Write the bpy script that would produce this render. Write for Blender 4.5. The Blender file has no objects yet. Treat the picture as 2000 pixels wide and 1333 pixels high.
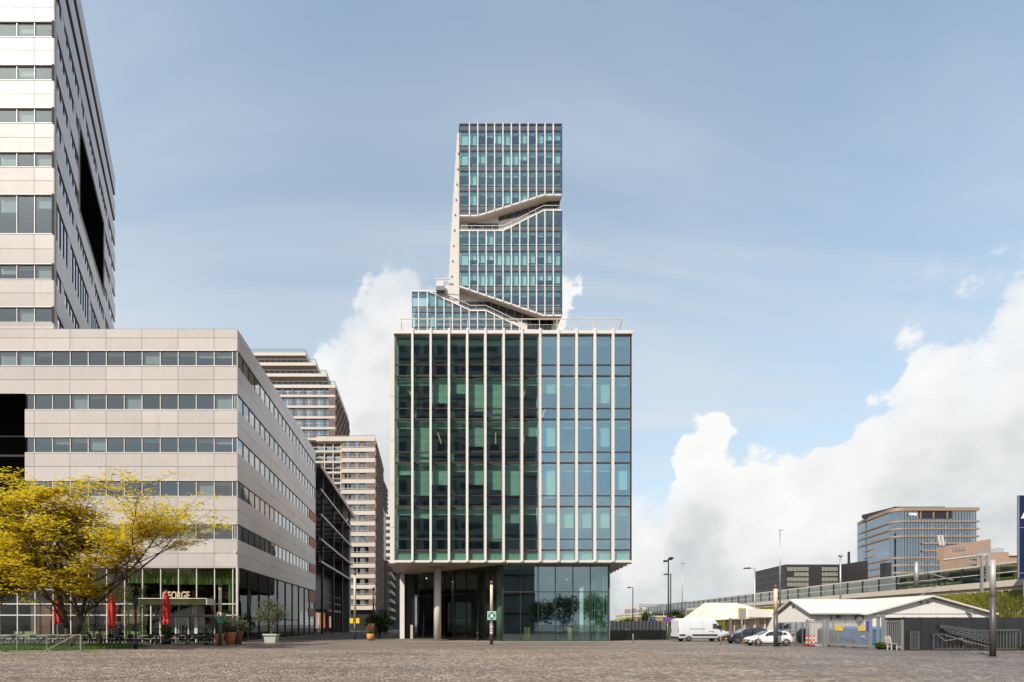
import bpy, math, random
import numpy as np
from mathutils import Vector, Matrix, noise as mnoise
SC = bpy.context.scene
COL = SC.collection
RD = math.radians
rng = random.Random(11)
# ------------------------------------------------------------------ camera, world, sun, exposure
CAMH = 1.75
cd = bpy.data.cameras.new('camera'); cam = bpy.data.objects.new('camera', cd); COL.objects.link(cam)
cam.location = (0, 0, CAMH); cam.rotation_euler = (RD(90), 0, 0)
cd.sensor_width = 36; cd.lens = 18; cd.shift_x = 0.084; cd.shift_y = 0.2772; cd.clip_end = 9000; cd.clip_start = .1
SC.camera = cam
SC.view_settings.view_transform = 'Standard'; SC.view_settings.look = 'None'
SC.view_settings.gamma = 1; SC.view_settings.use_curve_mapping = False
SC.view_settings.exposure = 0.45
SC.cycles.use_denoising = True; SC.cycles.use_adaptive_sampling = True; SC.cycles.adaptive_threshold = .02
SC.cycles.max_bounces = 7; SC.cycles.diffuse_bounces = 3; SC.cycles.glossy_bounces = 4
SC.cycles.transparent_max_bounces = 16; SC.cycles.transmission_bounces = 4
SC.cycles.caustics_reflective = False; SC.cycles.caustics_refractive = False
SC.cycles.sample_clamp_indirect = 6

SUN_EL = RD(44); SUN_V = Vector((-.67, -.742, 0)).normalized() * math.cos(SUN_EL) + Vector((0, 0, math.sin(SUN_EL)))
sd = bpy.data.lights.new('sun', 'SUN'); sun = bpy.data.objects.new('sun', sd); COL.objects.link(sun)
sd.energy = 4.8; sd.angle = RD(.55); sd.color = (1, .93, .82)
sun.rotation_euler = (-SUN_V).to_track_quat('-Z', 'Y').to_euler(); sun.location = (-60, -60, 90)

class NT:
    "tiny node-tree helper"
    def __init__(s, tree): s.t = tree; tree.nodes.clear()
    def n(s, typ, **kw):
        nd = s.t.nodes.new(typ)
        for k, v in kw.items(): setattr(nd, k, v)
        return nd
    def link(s, a, b): s.t.links.new(a, b)
    def setin(s, sock, v):
        if hasattr(v, 'is_linked') or hasattr(v, 'links'): s.link(v, sock)
        else: sock.default_value = v
    def math(s, op, a, b=0.0, c=None, clamp=False):
        nd = s.n('ShaderNodeMath', operation=op); nd.use_clamp = clamp
        s.setin(nd.inputs[0], a); s.setin(nd.inputs[1], b)
        if c is not None: s.setin(nd.inputs[2], c)
        return nd.outputs[0]
    def vmath(s, op, a, b=(0, 0, 0)):
        nd = s.n('ShaderNodeVectorMath', operation=op); s.setin(nd.inputs[0], a)
        if op == 'SCALE': s.setin(nd.inputs[3], b)
        else: s.setin(nd.inputs[1], b)
        return nd.outputs[0]
    def noise(s, vec, scale, detail=4, rough=.55, dist=0.0):
        nd = s.n('ShaderNodeTexNoise'); s.link(vec, nd.inputs['Vector'])
        nd.inputs['Scale'].default_value = scale; nd.inputs['Detail'].default_value = detail
        nd.inputs['Roughness'].default_value = rough; nd.inputs['Distortion'].default_value = dist
        return nd.outputs[0]
    def ramp(s, fac, stops, interp='LINEAR'):
        nd = s.n('ShaderNodeValToRGB'); s.link(fac, nd.inputs[0]); cr = nd.color_ramp; cr.interpolation = interp
        while len(cr.elements) < len(stops): cr.elements.new(.5)
        for e, (p, c) in zip(cr.elements, stops):
            e.position = p; e.color = (c if len(c) == 4 else (*c, 1))
        return nd.outputs[0]
    def mix(s, fac, a, b, blend='MIX'):
        nd = s.n('ShaderNodeMix', data_type='RGBA', blend_type=blend)
        s.setin(nd.inputs['Factor'], fac)
        for k, v in (('A', a), ('B', b)):
            sock = [i for i in nd.inputs if i.name == k and i.type == 'RGBA'][0]
            if isinstance(v, tuple) and len(v) == 3: v = (*v, 1)
            s.setin(sock, v)
        return [o for o in nd.outputs if o.type == 'RGBA'][0]

def smooth(nt, x, a, b):
    nd = nt.n('ShaderNodeMapRange', interpolation_type='SMOOTHSTEP'); nt.setin(nd.inputs[0], x)
    nd.inputs[1].default_value = a; nd.inputs[2].default_value = b
    return nd.outputs[0]

def build_world():
    w = bpy.data.worlds.new('World'); SC.world = w; w.use_nodes = True
    nt = NT(w.node_tree)
    sky = nt.n('ShaderNodeTexSky', sky_type='NISHITA'); sky.sun_disc = False
    sky.sun_elevation = SUN_EL; sky.sun_rotation = math.atan2(SUN_V.x, SUN_V.y)
    sky.air_density = 1.0; sky.dust_density = .9; sky.ozone_density = 1.4
    tc = nt.n('ShaderNodeTexCoord'); d = tc.outputs['Generated']
    sep = nt.n('ShaderNodeSeparateXYZ'); nt.link(d, sep.inputs[0]); x, y, z = sep.outputs
    az = nt.math('ARCTAN2', x, y); el = nt.math('ARCSINE', z)
    fc = nt.n('ShaderNodeFloatCurve'); fc.inputs['Factor'].default_value = 1
    wob = nt.math('MULTIPLY', nt.math('SUBTRACT', nt.noise(d, 9, 6, .6), .5), .22)
    nt.link(nt.math('MULTIPLY_ADD', nt.math('ADD', az, wob), 1 / (2 * math.pi), .5), fc.inputs['Value'])
    # height of the cloud bank along the horizon (degrees of azimuth, degrees of elevation)
    pts = [(-180, 15), (-162, 19), (-150, 12), (-132, 17), (-115, 9), (-95, 14), (-75, 10), (-58, 16), (-44, 9), (-30, 5), (-20, 7), (-16, 17), (-13.5, 24),
           (-11, 28.5), (-7.5, 32), (-4, 34.5), (0, 33.5), (6, 35), (13, 35.5), (16, 33.5), (18, 29), (20, 17), (22, 13.5), (25, 17.5),
           (28.3, 20.5), (31, 17), (33.7, 15.5), (37, 15.5), (40, 18), (42.5, 22), (45.5, 23.5), (47, 21.5), (49.4, 24), (53, 26), (60, 24), (74, 15),
           (90, 11), (108, 17), (126, 12), (142, 16), (152, 13), (160, 17), (170, 19), (180, 15)]
    cv = fc.mapping.curves[0]
    for a, e in pts[1:-1]: cv.points.new((a + 180) / 360, e / 50)
    cv.points[0].location = (0, pts[0][1] / 50); cv.points[-1].location = (1, pts[-1][1] / 50)
    fc.mapping.update()
    h = nt.math('MULTIPLY', fc.outputs[0], RD(50))
    # puffs
    mp = nt.n('ShaderNodeMapping'); nt.link(d, mp.inputs[0]); mp.inputs['Scale'].default_value = (1, 1, 1.25)
    n1 = nt.noise(mp.outputs[0], 7.0, 7, .58, .25)
    n2 = nt.noise(mp.outputs[0], 26, 4, .6, .1)
    vo = nt.n('ShaderNodeTexVoronoi', feature='SMOOTH_F1'); nt.link(mp.outputs[0], vo.inputs['Vector'])
    vo.inputs['Scale'].default_value = 17; vo.inputs['Smoothness'].default_value = .35
    puff = nt.math('ADD', nt.math('MULTIPLY', nt.math('SUBTRACT', n1, .5), .26), nt.math('MULTIPLY', nt.math('SUBTRACT', n2, .5), .07))
    puff = nt.math('ADD', puff, nt.math('MULTIPLY', nt.math('SUBTRACT', .42, vo.outputs['Distance']), .075))
    dep = nt.math('SUBTRACT', nt.math('ADD', h, puff), el)
    soft = nt.math('ADD', nt.math('MULTIPLY', smooth(nt, nt.noise(d, 3.1, 2), .46, .68), .8), nt.math('MULTIPLY', smooth(nt, nt.noise(d, 1.3, 1), .62, .38), .22), clamp=True)
    m_hard = smooth(nt, dep, -.004, .022); m_soft = smooth(nt, nt.math('ADD', dep, nt.math('MULTIPLY', nt.math('SUBTRACT', n2, .5), .10)), -.05, .15)
    cum = nt.math('ADD', nt.math('MULTIPLY', m_hard, nt.math('SUBTRACT', 1, soft)), nt.math('MULTIPLY', m_soft, soft))
    # thin high veil, streaked
    pl = nt.n('ShaderNodeCombineXYZ'); zz = nt.math('ADD', nt.math('MAXIMUM', z, 0), .22)
    nt.link(nt.math('DIVIDE', x, zz), pl.inputs[0]); nt.link(nt.math('DIVIDE', y, zz), pl.inputs[1])
    mp2 = nt.n('ShaderNodeMapping'); nt.link(pl.outputs[0], mp2.inputs[0]); mp2.inputs['Rotation'].default_value = (0, 0, RD(48)); mp2.inputs['Scale'].default_value = (.42, 1.3, 1)
    mp2.inputs['Location'].default_value = (1.3, .4, 0)
    v1 = nt.noise(mp2.outputs[0], 1.15, 5, .55, .6); v2 = nt.noise(pl.outputs[0], .8, 2, .5)
    veil = nt.math('MULTIPLY', smooth(nt, v1, .30, .68), nt.math('MULTIPLY_ADD', smooth(nt, v2, .3, .7), .65, .35))
    veil = nt.math('ADD', nt.math('MULTIPLY', veil, .74), nt.math('MULTIPLY_ADD', smooth(nt, el, .95, .0), .42, .16), clamp=True)
    # cloud colours
    shade = nt.math('ADD', nt.math('MULTIPLY', smooth(nt, dep, .03, .30), .62), nt.math('MULTIPLY', nt.math('SUBTRACT', nt.noise(mp.outputs[0], 5.5, 6, .55, .3), .42), 1.15))
    shade = nt.math('SUBTRACT', shade, nt.math('MULTIPLY', nt.math('SUBTRACT', n2, .5), .5), clamp=True)
    ccol = nt.ramp(shade, [(0, (.84, .84, .83)), (.4, (.74, .745, .74)), (.75, (.58, .61, .62)), (1, (.46, .50, .53))])
    b_sky = nt.n('ShaderNodeBackground'); nt.link(nt.mix(1, sky.outputs[0], (1.02, 1.18, 1.08), 'MULTIPLY'), b_sky.inputs[0]); b_sky.inputs[1].default_value = .15
    b_veil = nt.n('ShaderNodeBackground'); b_veil.inputs[0].default_value = (.555, .60, .635, 1); b_veil.inputs[1].default_value = .95
    b_cum = nt.n('ShaderNodeBackground'); nt.link(ccol, b_cum.inputs[0]); b_cum.inputs[1].default_value = .85
    ms1 = nt.n('ShaderNodeMixShader'); nt.link(veil, ms1.inputs[0]); nt.link(b_sky.outputs[0], ms1.inputs[1]); nt.link(b_veil.outputs[0], ms1.inputs[2])
    ms2 = nt.n('ShaderNodeMixShader'); nt.link(cum, ms2.inputs[0]); nt.link(ms1.outputs[0], ms2.inputs[1]); nt.link(b_cum.outputs[0], ms2.inputs[2])
    out = nt.n('ShaderNodeOutputWorld'); nt.link(ms2.outputs[0], out.inputs[0])
    w.cycles.sampling_method = 'MANUAL'; w.cycles.sample_map_resolution = 512
build_world()

# ------------------------------------------------------------------ materials
def pbr(name, col, rough=.6, metal=0.0, var=.12, scale=1.5, objvar=0.0, bump=0.0, bscale=30, spec=.5, stretch=(1, 1, 1), emit=0.0, island=0.0, streak=0.0, coat=0.0):
    m = bpy.data.materials.new(name); m.use_nodes = True; nt = NT(m.node_tree)
    out = nt.n('ShaderNodeOutputMaterial'); b = nt.n('ShaderNodeBsdfPrincipled'); nt.link(b.outputs[0], out.inputs[0])
    g = nt.n('ShaderNodeNewGeometry'); mp = nt.n('ShaderNodeMapping'); nt.link(g.outputs['Position'], mp.inputs[0]); mp.inputs['Scale'].default_value = stretch
    f = nt.math('MULTIPLY_ADD', nt.noise(mp.outputs[0], scale, 5, .6), var * 2, 1 - var)
    if streak:
        mp3 = nt.n('ShaderNodeMapping'); nt.link(g.outputs['Position'], mp3.inputs[0]); mp3.inputs['Scale'].default_value = (1, 1, .07)
        f = nt.math('MULTIPLY', f, nt.math('SUBTRACT', 1, nt.math('MULTIPLY', smooth(nt, nt.noise(mp3.outputs[0], 2.2, 6, .65), .5, .8), streak)))
    if objvar:
        oi = nt.n('ShaderNodeObjectInfo'); f = nt.math('MULTIPLY', f, nt.math('MULTIPLY_ADD', oi.outputs['Random'], objvar * 2, 1 - objvar))
    if island:
        f = nt.math('MULTIPLY', f, nt.math('MULTIPLY_ADD', g.outputs['Random Per Island'], island * 2, 1 - island))
    cc = nt.n('ShaderNodeVectorMath', operation='SCALE'); cc.inputs[0].default_value = col; nt.link(f, cc.inputs[3])
    nt.link(cc.outputs[0], b.inputs['Base Color'])
    nt.link(nt.math('MULTIPLY_ADD', nt.noise(mp.outputs[0], scale * 2.3, 3), rough * .3, rough * .85), b.inputs['Roughness'])
    b.inputs['Metallic'].default_value = metal; b.inputs['Specular IOR Level'].default_value = spec; b.inputs['Coat Weight'].default_value = coat
    if bump:
        bp = nt.n('ShaderNodeBump'); bp.inputs['Strength'].default_value = bump; bp.inputs['Distance'].default_value = .05
        nt.link(nt.noise(mp.outputs[0], bscale, 4), bp.inputs['Height']); nt.link(bp.outputs[0], b.inputs['Normal'])
    if emit:
        b.inputs['Emission Color'].default_value = (*col, 1); b.inputs['Emission Strength'].default_value = emit
    return m

def glass(name, tint, refl, rough=.015, gcol=(1, 1, 1), wave=.25, wscale=.45, edge=.75):
    "pane: tinted see-through glass that mirrors more at a slant, with slightly uneven panes"
    m = bpy.data.materials.new(name); m.use_nodes = True; nt = NT(m.node_tree)
    out = nt.n('ShaderNodeOutputMaterial'); mx = nt.n('ShaderNodeMixShader'); nt.link(mx.outputs[0], out.inputs[0])
    tr = nt.n('ShaderNodeBsdfTransparent'); tr.inputs[0].default_value = (*tint, 1)
    gl = nt.n('ShaderNodeBsdfGlossy'); gl.inputs[0].default_value = (*gcol, 1); gl.inputs['Roughness'].default_value = rough
    g = nt.n('ShaderNodeNewGeometry'); oi = nt.n('ShaderNodeObjectInfo')
    off = nt.n('ShaderNodeCombineXYZ'); nt.link(nt.math('MULTIPLY', oi.outputs['Random'], 90), off.inputs[0]); nt.link(nt.math('MULTIPLY', oi.outputs['Random'], 37), off.inputs[2])
    bp = nt.n('ShaderNodeBump'); bp.inputs['Strength'].default_value = wave; bp.inputs['Distance'].default_value = .02
    nt.link(nt.noise(nt.vmath('ADD', g.outputs['Position'], off.outputs[0]), wscale, 1, .4), bp.inputs['Height']); nt.link(bp.outputs[0], gl.inputs['Normal'])
    lw = nt.n('ShaderNodeLayerWeight'); lw.inputs[0].default_value = .5
    f = nt.math('MULTIPLY_ADD', nt.math('POWER', lw.outputs['Facing'], 3.5), edge, refl, clamp=True)
    nt.link(f, mx.inputs[0]); nt.link(tr.outputs[0], mx.inputs[1]); nt.link(gl.outputs[0], mx.inputs[2])
    return m

def leafmat(name, cols, trans=.45, rough=.55):
    m = bpy.data.materials.new(name); m.use_nodes = True; nt = NT(m.node_tree)
    out = nt.n('ShaderNodeOutputMaterial'); mx = nt.n('ShaderNodeMixShader'); mx.inputs[0].default_value = trans; nt.link(mx.outputs[0], out.inputs[0])
    g = nt.n('ShaderNodeNewGeometry'); c = nt.ramp(g.outputs['Random Per Island'], [(i / max(1, len(cols) - 1), k) for i, k in enumerate(cols)])
    c = nt.mix(nt.math('MULTIPLY', nt.noise(g.outputs['Position'], .8, 2), .35), c, cols[0])
    b = nt.n('ShaderNodeBsdfPrincipled'); nt.link(c, b.inputs['Base Color']); b.inputs['Roughness'].default_value = rough; b.inputs['Specular IOR Level'].default_value = .25
    t = nt.n('ShaderNodeBsdfTranslucent'); nt.link(nt.mix(.15, c, (.30, .30, .03)), t.inputs[0])
    nt.link(b.outputs[0], mx.inputs[1]); nt.link(t.outputs[0], mx.inputs[2])
    return m

# ------------------------------------------------------------------ geometry helpers
def P(px, py, Y):
    "point of the place that the photograph shows at (px, py) and that stands Y metres away"
    return Vector(((px - 832) / 1000 * Y, Y, CAMH - (py - 1221) / 1000 * Y))
def PXX(px, Y): return (px - 832) / 1000 * Y
def PZ(py, Y): return CAMH - (py - 1221) / 1000 * Y

def org(o):
    while o is not None and o.parent is not None: o = o.parent
    return Vector(o.get('_o', (0, 0, 0))) if o is not None else Vector()
class MB:
    def __init__(s): s.v = []; s.f = []
    def add(s, vs, fs):
        o = len(s.v); s.v += [tuple(v) for v in vs]; s.f += [tuple(i + o for i in f) for f in fs]; return s
    def box(s, x0, x1, y0, y1, z0, z1):
        return s.add([(x0, y0, z0), (x1, y0, z0), (x1, y1, z0), (x0, y1, z0), (x0, y0, z1), (x1, y0, z1), (x1, y1, z1), (x0, y1, z1)],
                     [(3, 2, 1, 0), (4, 5, 6, 7), (0, 1, 5, 4), (1, 2, 6, 5), (2, 3, 7, 6), (3, 0, 4, 7)])
    def hull(s, a, b):
        "two matching rings of points, closed"
        n = len(a); fs = [tuple(reversed(range(n))), tuple(range(n, 2 * n))]
        for i in range(n): j = (i + 1) % n; fs.append((i, j, n + j, n + i))
        return s.add(list(a) + list(b), fs)
    def prism(s, poly, z0, z1): return s.hull([(x, y, z0) for x, y in poly], [(x, y, z1) for x, y in poly])
    def slab(s, poly, y0, y1): return s.hull([(x, y0, z) for x, z in poly], [(x, y1, z) for x, z in poly])
    def cyl(s, p0, p1, r0, r1=None, n=10):
        p0 = Vector(p0); p1 = Vector(p1); r1 = r0 if r1 is None else r1
        d = (p1 - p0).normalized(); u = d.orthogonal().normalized(); w = d.cross(u)
        ring = lambda p, r: [p + (u * math.cos(2 * math.pi * i / n) + w * math.sin(2 * math.pi * i / n)) * r for i in range(n)]
        return s.hull(ring(p0, r0), ring(p1, r1))
    def bar(s, p0, p1, w, h=None):
        "square bar between two points"
        p0 = Vector(p0); p1 = Vector(p1); h = h or w; d = (p1 - p0).normalized()
        up = Vector((0, 0, 1)) if abs(d.z) < .9 else Vector((0, 1, 0)); u = d.cross(up).normalized() * w / 2; k = u.cross(d).normalized() * h / 2
        return s.hull([p0 - u - k, p0 + u - k, p0 + u + k, p0 - u + k], [p1 - u - k, p1 + u - k, p1 + u + k, p1 - u + k])
    def lathe(s, prof, c=(0, 0, 0), n=16, axis='z'):
        vs = []; fs = []; m = len(prof)
        for i in range(n):
            a = 2 * math.pi * i / n
            for r, h in prof:
                q = (r * math.cos(a), r * math.sin(a), h)
                if axis == 'y': q = (q[0], q[2], q[1])
                vs.append((q[0] + c[0], q[1] + c[1], q[2] + c[2]))
        for i in range(n):
            j = (i + 1) % n
            for k in range(m - 1): fs.append((i * m + k, j * m + k, j * m + k + 1, i * m + k + 1))
        return s.add(vs, fs)
    def loft(s, rings, close=True, cap=True):
        n = len(rings[0]); vs = [p for r in rings for p in r]; fs = []
        for a in range(len(rings) - 1):
            for i in range(n if close else n - 1):
                j = (i + 1) % n; fs.append((a * n + i, a * n + j, (a + 1) * n + j, (a + 1) * n + i))
        if cap: fs.append(tuple(reversed(range(n)))); fs.append(tuple(range((len(rings) - 1) * n, len(rings) * n)))
        return s.add(vs, fs)
    def build(s, name, m, parent=None, smooth=False, origin=None):
        me = bpy.data.meshes.new(name); o = Vector(origin if origin is not None else (0, 0, 0))
        if parent is not None and origin is None: o = org(parent)
        me.from_pydata([tuple(Vector(v) - o) for v in s.v], [], s.f)
        if m: me.materials.append(m)
        import bmesh
        bm = bmesh.new(); bm.from_mesh(me); bmesh.ops.recalc_face_normals(bm, faces=bm.faces); bm.to_mesh(me); bm.free()
        if smooth: me.polygons.foreach_set('use_smooth', [len(p.vertices) <= 4 for p in me.polygons])
        ob = bpy.data.objects.new(name, me); COL.objects.link(ob)
        if parent is not None: attach(ob, parent)
        elif origin is not None: ob.location = o
        return ob

def attach(ob, parent):
    ob.parent = parent
    if parent.parent is not None:
        ob.matrix_parent_inverse = Matrix.LocRotScale(parent.location, parent.rotation_euler, parent.scale).inverted()

def tag(o, label=None, cat=None, group=None, kind=None):
    if label: o['label'] = label
    if cat: o['category'] = cat
    if group: o['group'] = group
    if kind: o['kind'] = kind
    return o
def thing(name, label, cat, loc=(0, 0, 0), group=None, rz=0.0):
    o = bpy.data.objects.new(name, None); COL.objects.link(o); o.location = loc; o.rotation_euler = (0, 0, rz); o.empty_display_size = .3
    o['_o'] = tuple(loc) if not rz else (0, 0, 0)
    return tag(o, label, cat, group)
def local(name, label, cat, group=None):
    "a thing built round its own origin and placed afterwards"
    return thing(name, label, cat, (0, 0, 0), group)
def place(o, loc, rz=0.0): o.location = loc; o.rotation_euler = (0, 0, rz); return o
def dup(root, loc, rz=0.0, label=None, group=None, scale=1.0):
    def cp(o, par):
        c = o.copy(); COL.objects.link(c); c.parent = par
        for ch in list(o.children): cp(ch, c)
        return c
    r = cp(root, None); r.location = loc; r.rotation_euler = (0, 0, rz); r.scale = (scale,) * 3
    if label: r['label'] = label
    if group: r['group'] = group
    return r

_cube = {}
def cube(m):
    if m.name not in _cube:
        me = bpy.data.meshes.new('block_' + m.name); b = MB().box(-.5, .5, -.5, .5, -.5, .5); me.from_pydata(b.v, [], b.f); me.materials.append(m); _cube[m.name] = me
    return _cube[m.name]
class Frame:
    "wall frame: u runs along the wall, v into the building, z up"
    def __init__(s, x=0, y=0, a=0): s.o = Vector((x, y, 0)); s.a = a; s.c = math.cos(a); s.s = math.sin(a)
    def pt(s, u, v, z): return Vector((s.o.x + u * s.c - v * s.s, s.o.y + u * s.s + v * s.c, z))
W0 = Frame()
def box(name, parent, m, u0, u1, v0, v1, z0, z1, fr=W0, label=None):
    ob = bpy.data.objects.new(name, cube(m)); COL.objects.link(ob)
    o = org(parent)
    ob.location = fr.pt((u0 + u1) / 2, (v0 + v1) / 2, (z0 + z1) / 2) - o; ob.rotation_euler = (0, 0, fr.a); ob.scale = (abs(u1 - u0), abs(v1 - v0), abs(z1 - z0))
    if parent is not None: attach(ob, parent)
    if label: ob['label'] = label
    return ob
def clip(poly, a, b, c):
    "keep the side a*x + b*y >= c"
    out = []
    for i, p in enumerate(poly):
        q = poly[(i + 1) % len(poly)]; dp = a * p[0] + b * p[1] - c; dq = a * q[0] + b * q[1] - c
        if dp >= 0: out.append(p)
        if dp * dq < 0: t = dp / (dp - dq); out.append((p[0] + (q[0] - p[0]) * t, p[1] + (q[1] - p[1]) * t))
    return out
def interp(pl, x):
    for (x0, y0), (x1, y1) in zip(pl, pl[1:]):
        if x0 <= x <= x1: return y0 + (y1 - y0) * (x - x0) / max(1e-9, x1 - x0)
    return pl[0][1] if x < pl[0][0] else pl[-1][1]
def text(name, parent, m, s, loc, size, rz=0, rx=RD(90), ext=.02, align='CENTER', sx=1.0, bold=0.0):
    c = bpy.data.curves.new(name, 'FONT'); c.body = s; c.size = size; c.extrude = ext; c.align_x = align; c.align_y = 'BOTTOM_BASELINE'; c.offset = bold; c.materials.append(m)
    tmp = bpy.data.objects.new(name, c); COL.objects.link(tmp); dg = bpy.context.evaluated_depsgraph_get(); me = bpy.data.meshes.new_from_object(tmp.evaluated_get(dg)); bpy.data.objects.remove(tmp)
    if not me.materials: me.materials.append(m)
    ob = bpy.data.objects.new(name, me); COL.objects.link(ob)
    ob.location = Vector(loc) - org(parent); ob.rotation_euler = (rx, 0, rz); ob.scale = (sx, 1, 1)
    attach(ob, parent); return ob

M = {}
M['panel'] = pbr('pale_metal_panel', (.436, .396, .379), .46, 0, .09, .5, .07, streak=.14, spec=.16, bump=.12, bscale=.7)
M['panelg'] = pbr('glossy_metal_panel', (.436, .396, .379), .30, 0, .09, .5, .07, streak=.14, spec=.75, bump=.1, bscale=.7)
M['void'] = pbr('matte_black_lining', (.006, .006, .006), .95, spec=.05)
M['joint'] = pbr('panel_joint', (.13, .115, .105), .8)
M['white'] = pbr('white_coated_metal', (.62, .575, .545), .45, 0, .05, .8, .03, streak=.05)
M['whitep'] = pbr('white_paint', (.54, .50, .46), .5, 0, .05, 1.2, streak=.08)
M['soffit'] = pbr('soffit_panel', (.46, .405, .345), .5, 0, .06, .8, .05)
M['bronze'] = pbr('bronze_frame', (.07, .05, .04), .4, .3)
M['dark'] = pbr('dark_metal', (.035, .036, .04), .45, .4)
M['black'] = pbr('black_panel', (.012, .012, .013), .35)
M['grey'] = pbr('galvanised_steel', (.38, .38, .38), .45, .6, .1, 4)
M['greyd'] = pbr('grey_painted_steel', (.16, .165, .17), .5, .2)
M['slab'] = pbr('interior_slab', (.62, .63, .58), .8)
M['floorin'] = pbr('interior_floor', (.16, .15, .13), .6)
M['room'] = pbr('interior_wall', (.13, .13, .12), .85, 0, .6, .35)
M['blind'] = pbr('roller_blind', (.76, .78, .73), .8, 0, .04, 2, .10)
M['lamp'] = pbr('hanging_light_tube', (1, .66, .22), .5, 0, 0, 1, emit=.55)
M['gl_main'] = glass('green_tinted_glass', (.79, .95, .88), .28, .012, gcol=(.66, .84, 1.0), wave=.30)
M['gl_sp'] = glass('dark_tinted_glass', (.50, .60, .66), .20, .012, wave=.2)
M['gl_left'] = glass('grey_window_glass', (.70, .74, .74), .115, .012, wave=.2, edge=1.1)
M['gl_shop'] = glass('clear_shop_glass', (.86, .90, .87), .03, .01, wave=.1, edge=.4)
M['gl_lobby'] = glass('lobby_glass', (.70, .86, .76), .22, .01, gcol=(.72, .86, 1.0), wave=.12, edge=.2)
M['gl_lobbyd'] = glass('darkened_lobby_glass', (.60, .66, .64), .045, .01, wave=.12, edge=.12)  # copy of the lobby glass, shade put into a darker tint and weaker mirroring
M['gl_far'] = glass('far_window_glass', (.45, .50, .52), .33, .02, wave=.15)
M['gl_rail'] = glass('balustrade_glass', (.88, .94, .91), .025, .01, wave=.05, edge=.3)
# ------------------------------------------------------------------ ground
def sheet(name, poly, z, m, kind='structure'):
    me = bpy.data.meshes.new(name); me.from_pydata([(x, y, z) for x, y in poly], [], [tuple(range(len(poly)))]); me.materials.append(m)
    o = bpy.data.objects.new(name, me); COL.objects.link(o); o['kind'] = kind; return o
def sett_material(geo):
    "worn granite setts, damp towards the rail side of the square"
    m = bpy.data.materials.new('granite_setts' + ('' if geo else '_far')); m.use_nodes = True; nt = NT(m.node_tree)
    out = nt.n('ShaderNodeOutputMaterial'); b = nt.n('ShaderNodeBsdfPrincipled'); nt.link(b.outputs[0], out.inputs[0])
    g = nt.n('ShaderNodeNewGeometry'); pos = g.outputs['Position']
    mpb = nt.n('ShaderNodeMapping'); nt.link(pos, mpb.inputs[0]); mpb.inputs['Scale'].default_value = (.35, 1, 1)
    big = nt.noise(mpb.outputs[0], .28, 6, .65); mid = nt.noise(pos, .9, 5, .65)
    sp = nt.n('ShaderNodeSeparateXYZ'); nt.link(pos, sp.inputs[0])
    wet = smooth(nt, nt.math('ADD', nt.math('SUBTRACT', sp.outputs[0], nt.math('MULTIPLY', sp.outputs[1], .42)), nt.math('MULTIPLY', nt.math('SUBTRACT', nt.noise(pos, .22, 5, .65), .5), 26)), 4, 17)
    if geo: var = g.outputs['Random Per Island']
    else:
        br = nt.n('ShaderNodeTexBrick'); nt.link(nt.vmath('ADD', pos, nt.vmath('SCALE', nt.n('ShaderNodeTexNoise').outputs['Color'], .0)), br.inputs[0])
        br.inputs['Color1'].default_value = (0, 0, 0, 1); br.inputs['Color2'].default_value = (1, 1, 1, 1); br.inputs['Mortar'].default_value = (0, 0, 0, 1)
        br.inputs['Scale'].default_value = 1; br.inputs['Brick Width'].default_value = .22; br.inputs['Row Height'].default_value = .14; br.inputs['Mortar Size'].default_value = .012; br.inputs['Bias'].default_value = 0
        var = br.outputs['Color']
    if not geo:
        mps = nt.n('ShaderNodeMapping'); nt.link(pos, mps.inputs[0]); mps.inputs['Scale'].default_value = (1, .22, 1)
        var = nt.math('ADD', nt.math('MULTIPLY', var, .3), nt.math('MULTIPLY', smooth(nt, nt.noise(mps.outputs[0], 5, 4, .8), .36, .64), .7))
    col = nt.ramp(var, [(0, (.085, .066, .052)), (.5, (.17, .133, .107)), (.85, (.235, .187, .151)), (1, (.32, .262, .215))])
    col = nt.mix(1, col, nt.ramp(big, [(.3, (.66, .65, .64)), (.7, (1.28, 1.26, 1.24))]), 'MULTIPLY')
    col = nt.mix(1, col, nt.ramp(mid, [(.3, (.82, .82, .82)), (.7, (1.15, 1.15, 1.15))]), 'MULTIPLY')
    pud = nt.math('MULTIPLY', wet, smooth(nt, nt.noise(pos, .45, 5, .7), .36, .60))
    col = nt.mix(nt.math('MULTIPLY', wet, .55), col, nt.mix(.5, col, (.045, .045, .05)))
    col = nt.mix(nt.math('MULTIPLY', pud, .35), col, (.05, .05, .053))
    nt.link(col, b.inputs['Base Color'])
    nt.link(nt.math('SUBTRACT', nt.math('MULTIPLY_ADD', mid, .25, .50), nt.math('ADD', nt.math('MULTIPLY', wet, .22), nt.math('MULTIPLY', pud, .2))), b.inputs['Roughness'])
    bp = nt.n('ShaderNodeBump'); bp.inputs['Strength'].default_value = .5 if geo else .8; bp.inputs['Distance'].default_value = .02
    hh = nt.noise(pos, 24, 4, .6)
    if not geo: hh = nt.math('ADD', nt.math('MULTIPLY', hh, .5), nt.math('SUBTRACT', 1, br.outputs['Fac']))
    nt.link(hh, bp.inputs['Height']); nt.link(bp.outputs[0], b.inputs['Normal'])
    return m
M['sett'] = sett_material(True); M['sett_far'] = sett_material(False)
M['bed'] = pbr('sett_joint_sand', (.10, .085, .07), .9, 0, .3, 5)
M['earth'] = pbr('far_ground', (.14, .13, .11), .9, 0, .3, .05)
M['asphalt'] = pbr('street_asphalt', (.085, .075, .068), .75, 0, .25, .6, bump=.2)
M['kerb'] = pbr('granite_kerb', (.27, .235, .205), .75, 0, .2, 2, .1)
M['grass'] = leafmat('lawn_grass', [(.06, .14, .016), (.10, .21, .025), (.17, .26, .04)], .35)
M['soil'] = pbr('lawn_soil', (.05, .07, .02), .9, 0, .4, 2)
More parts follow.
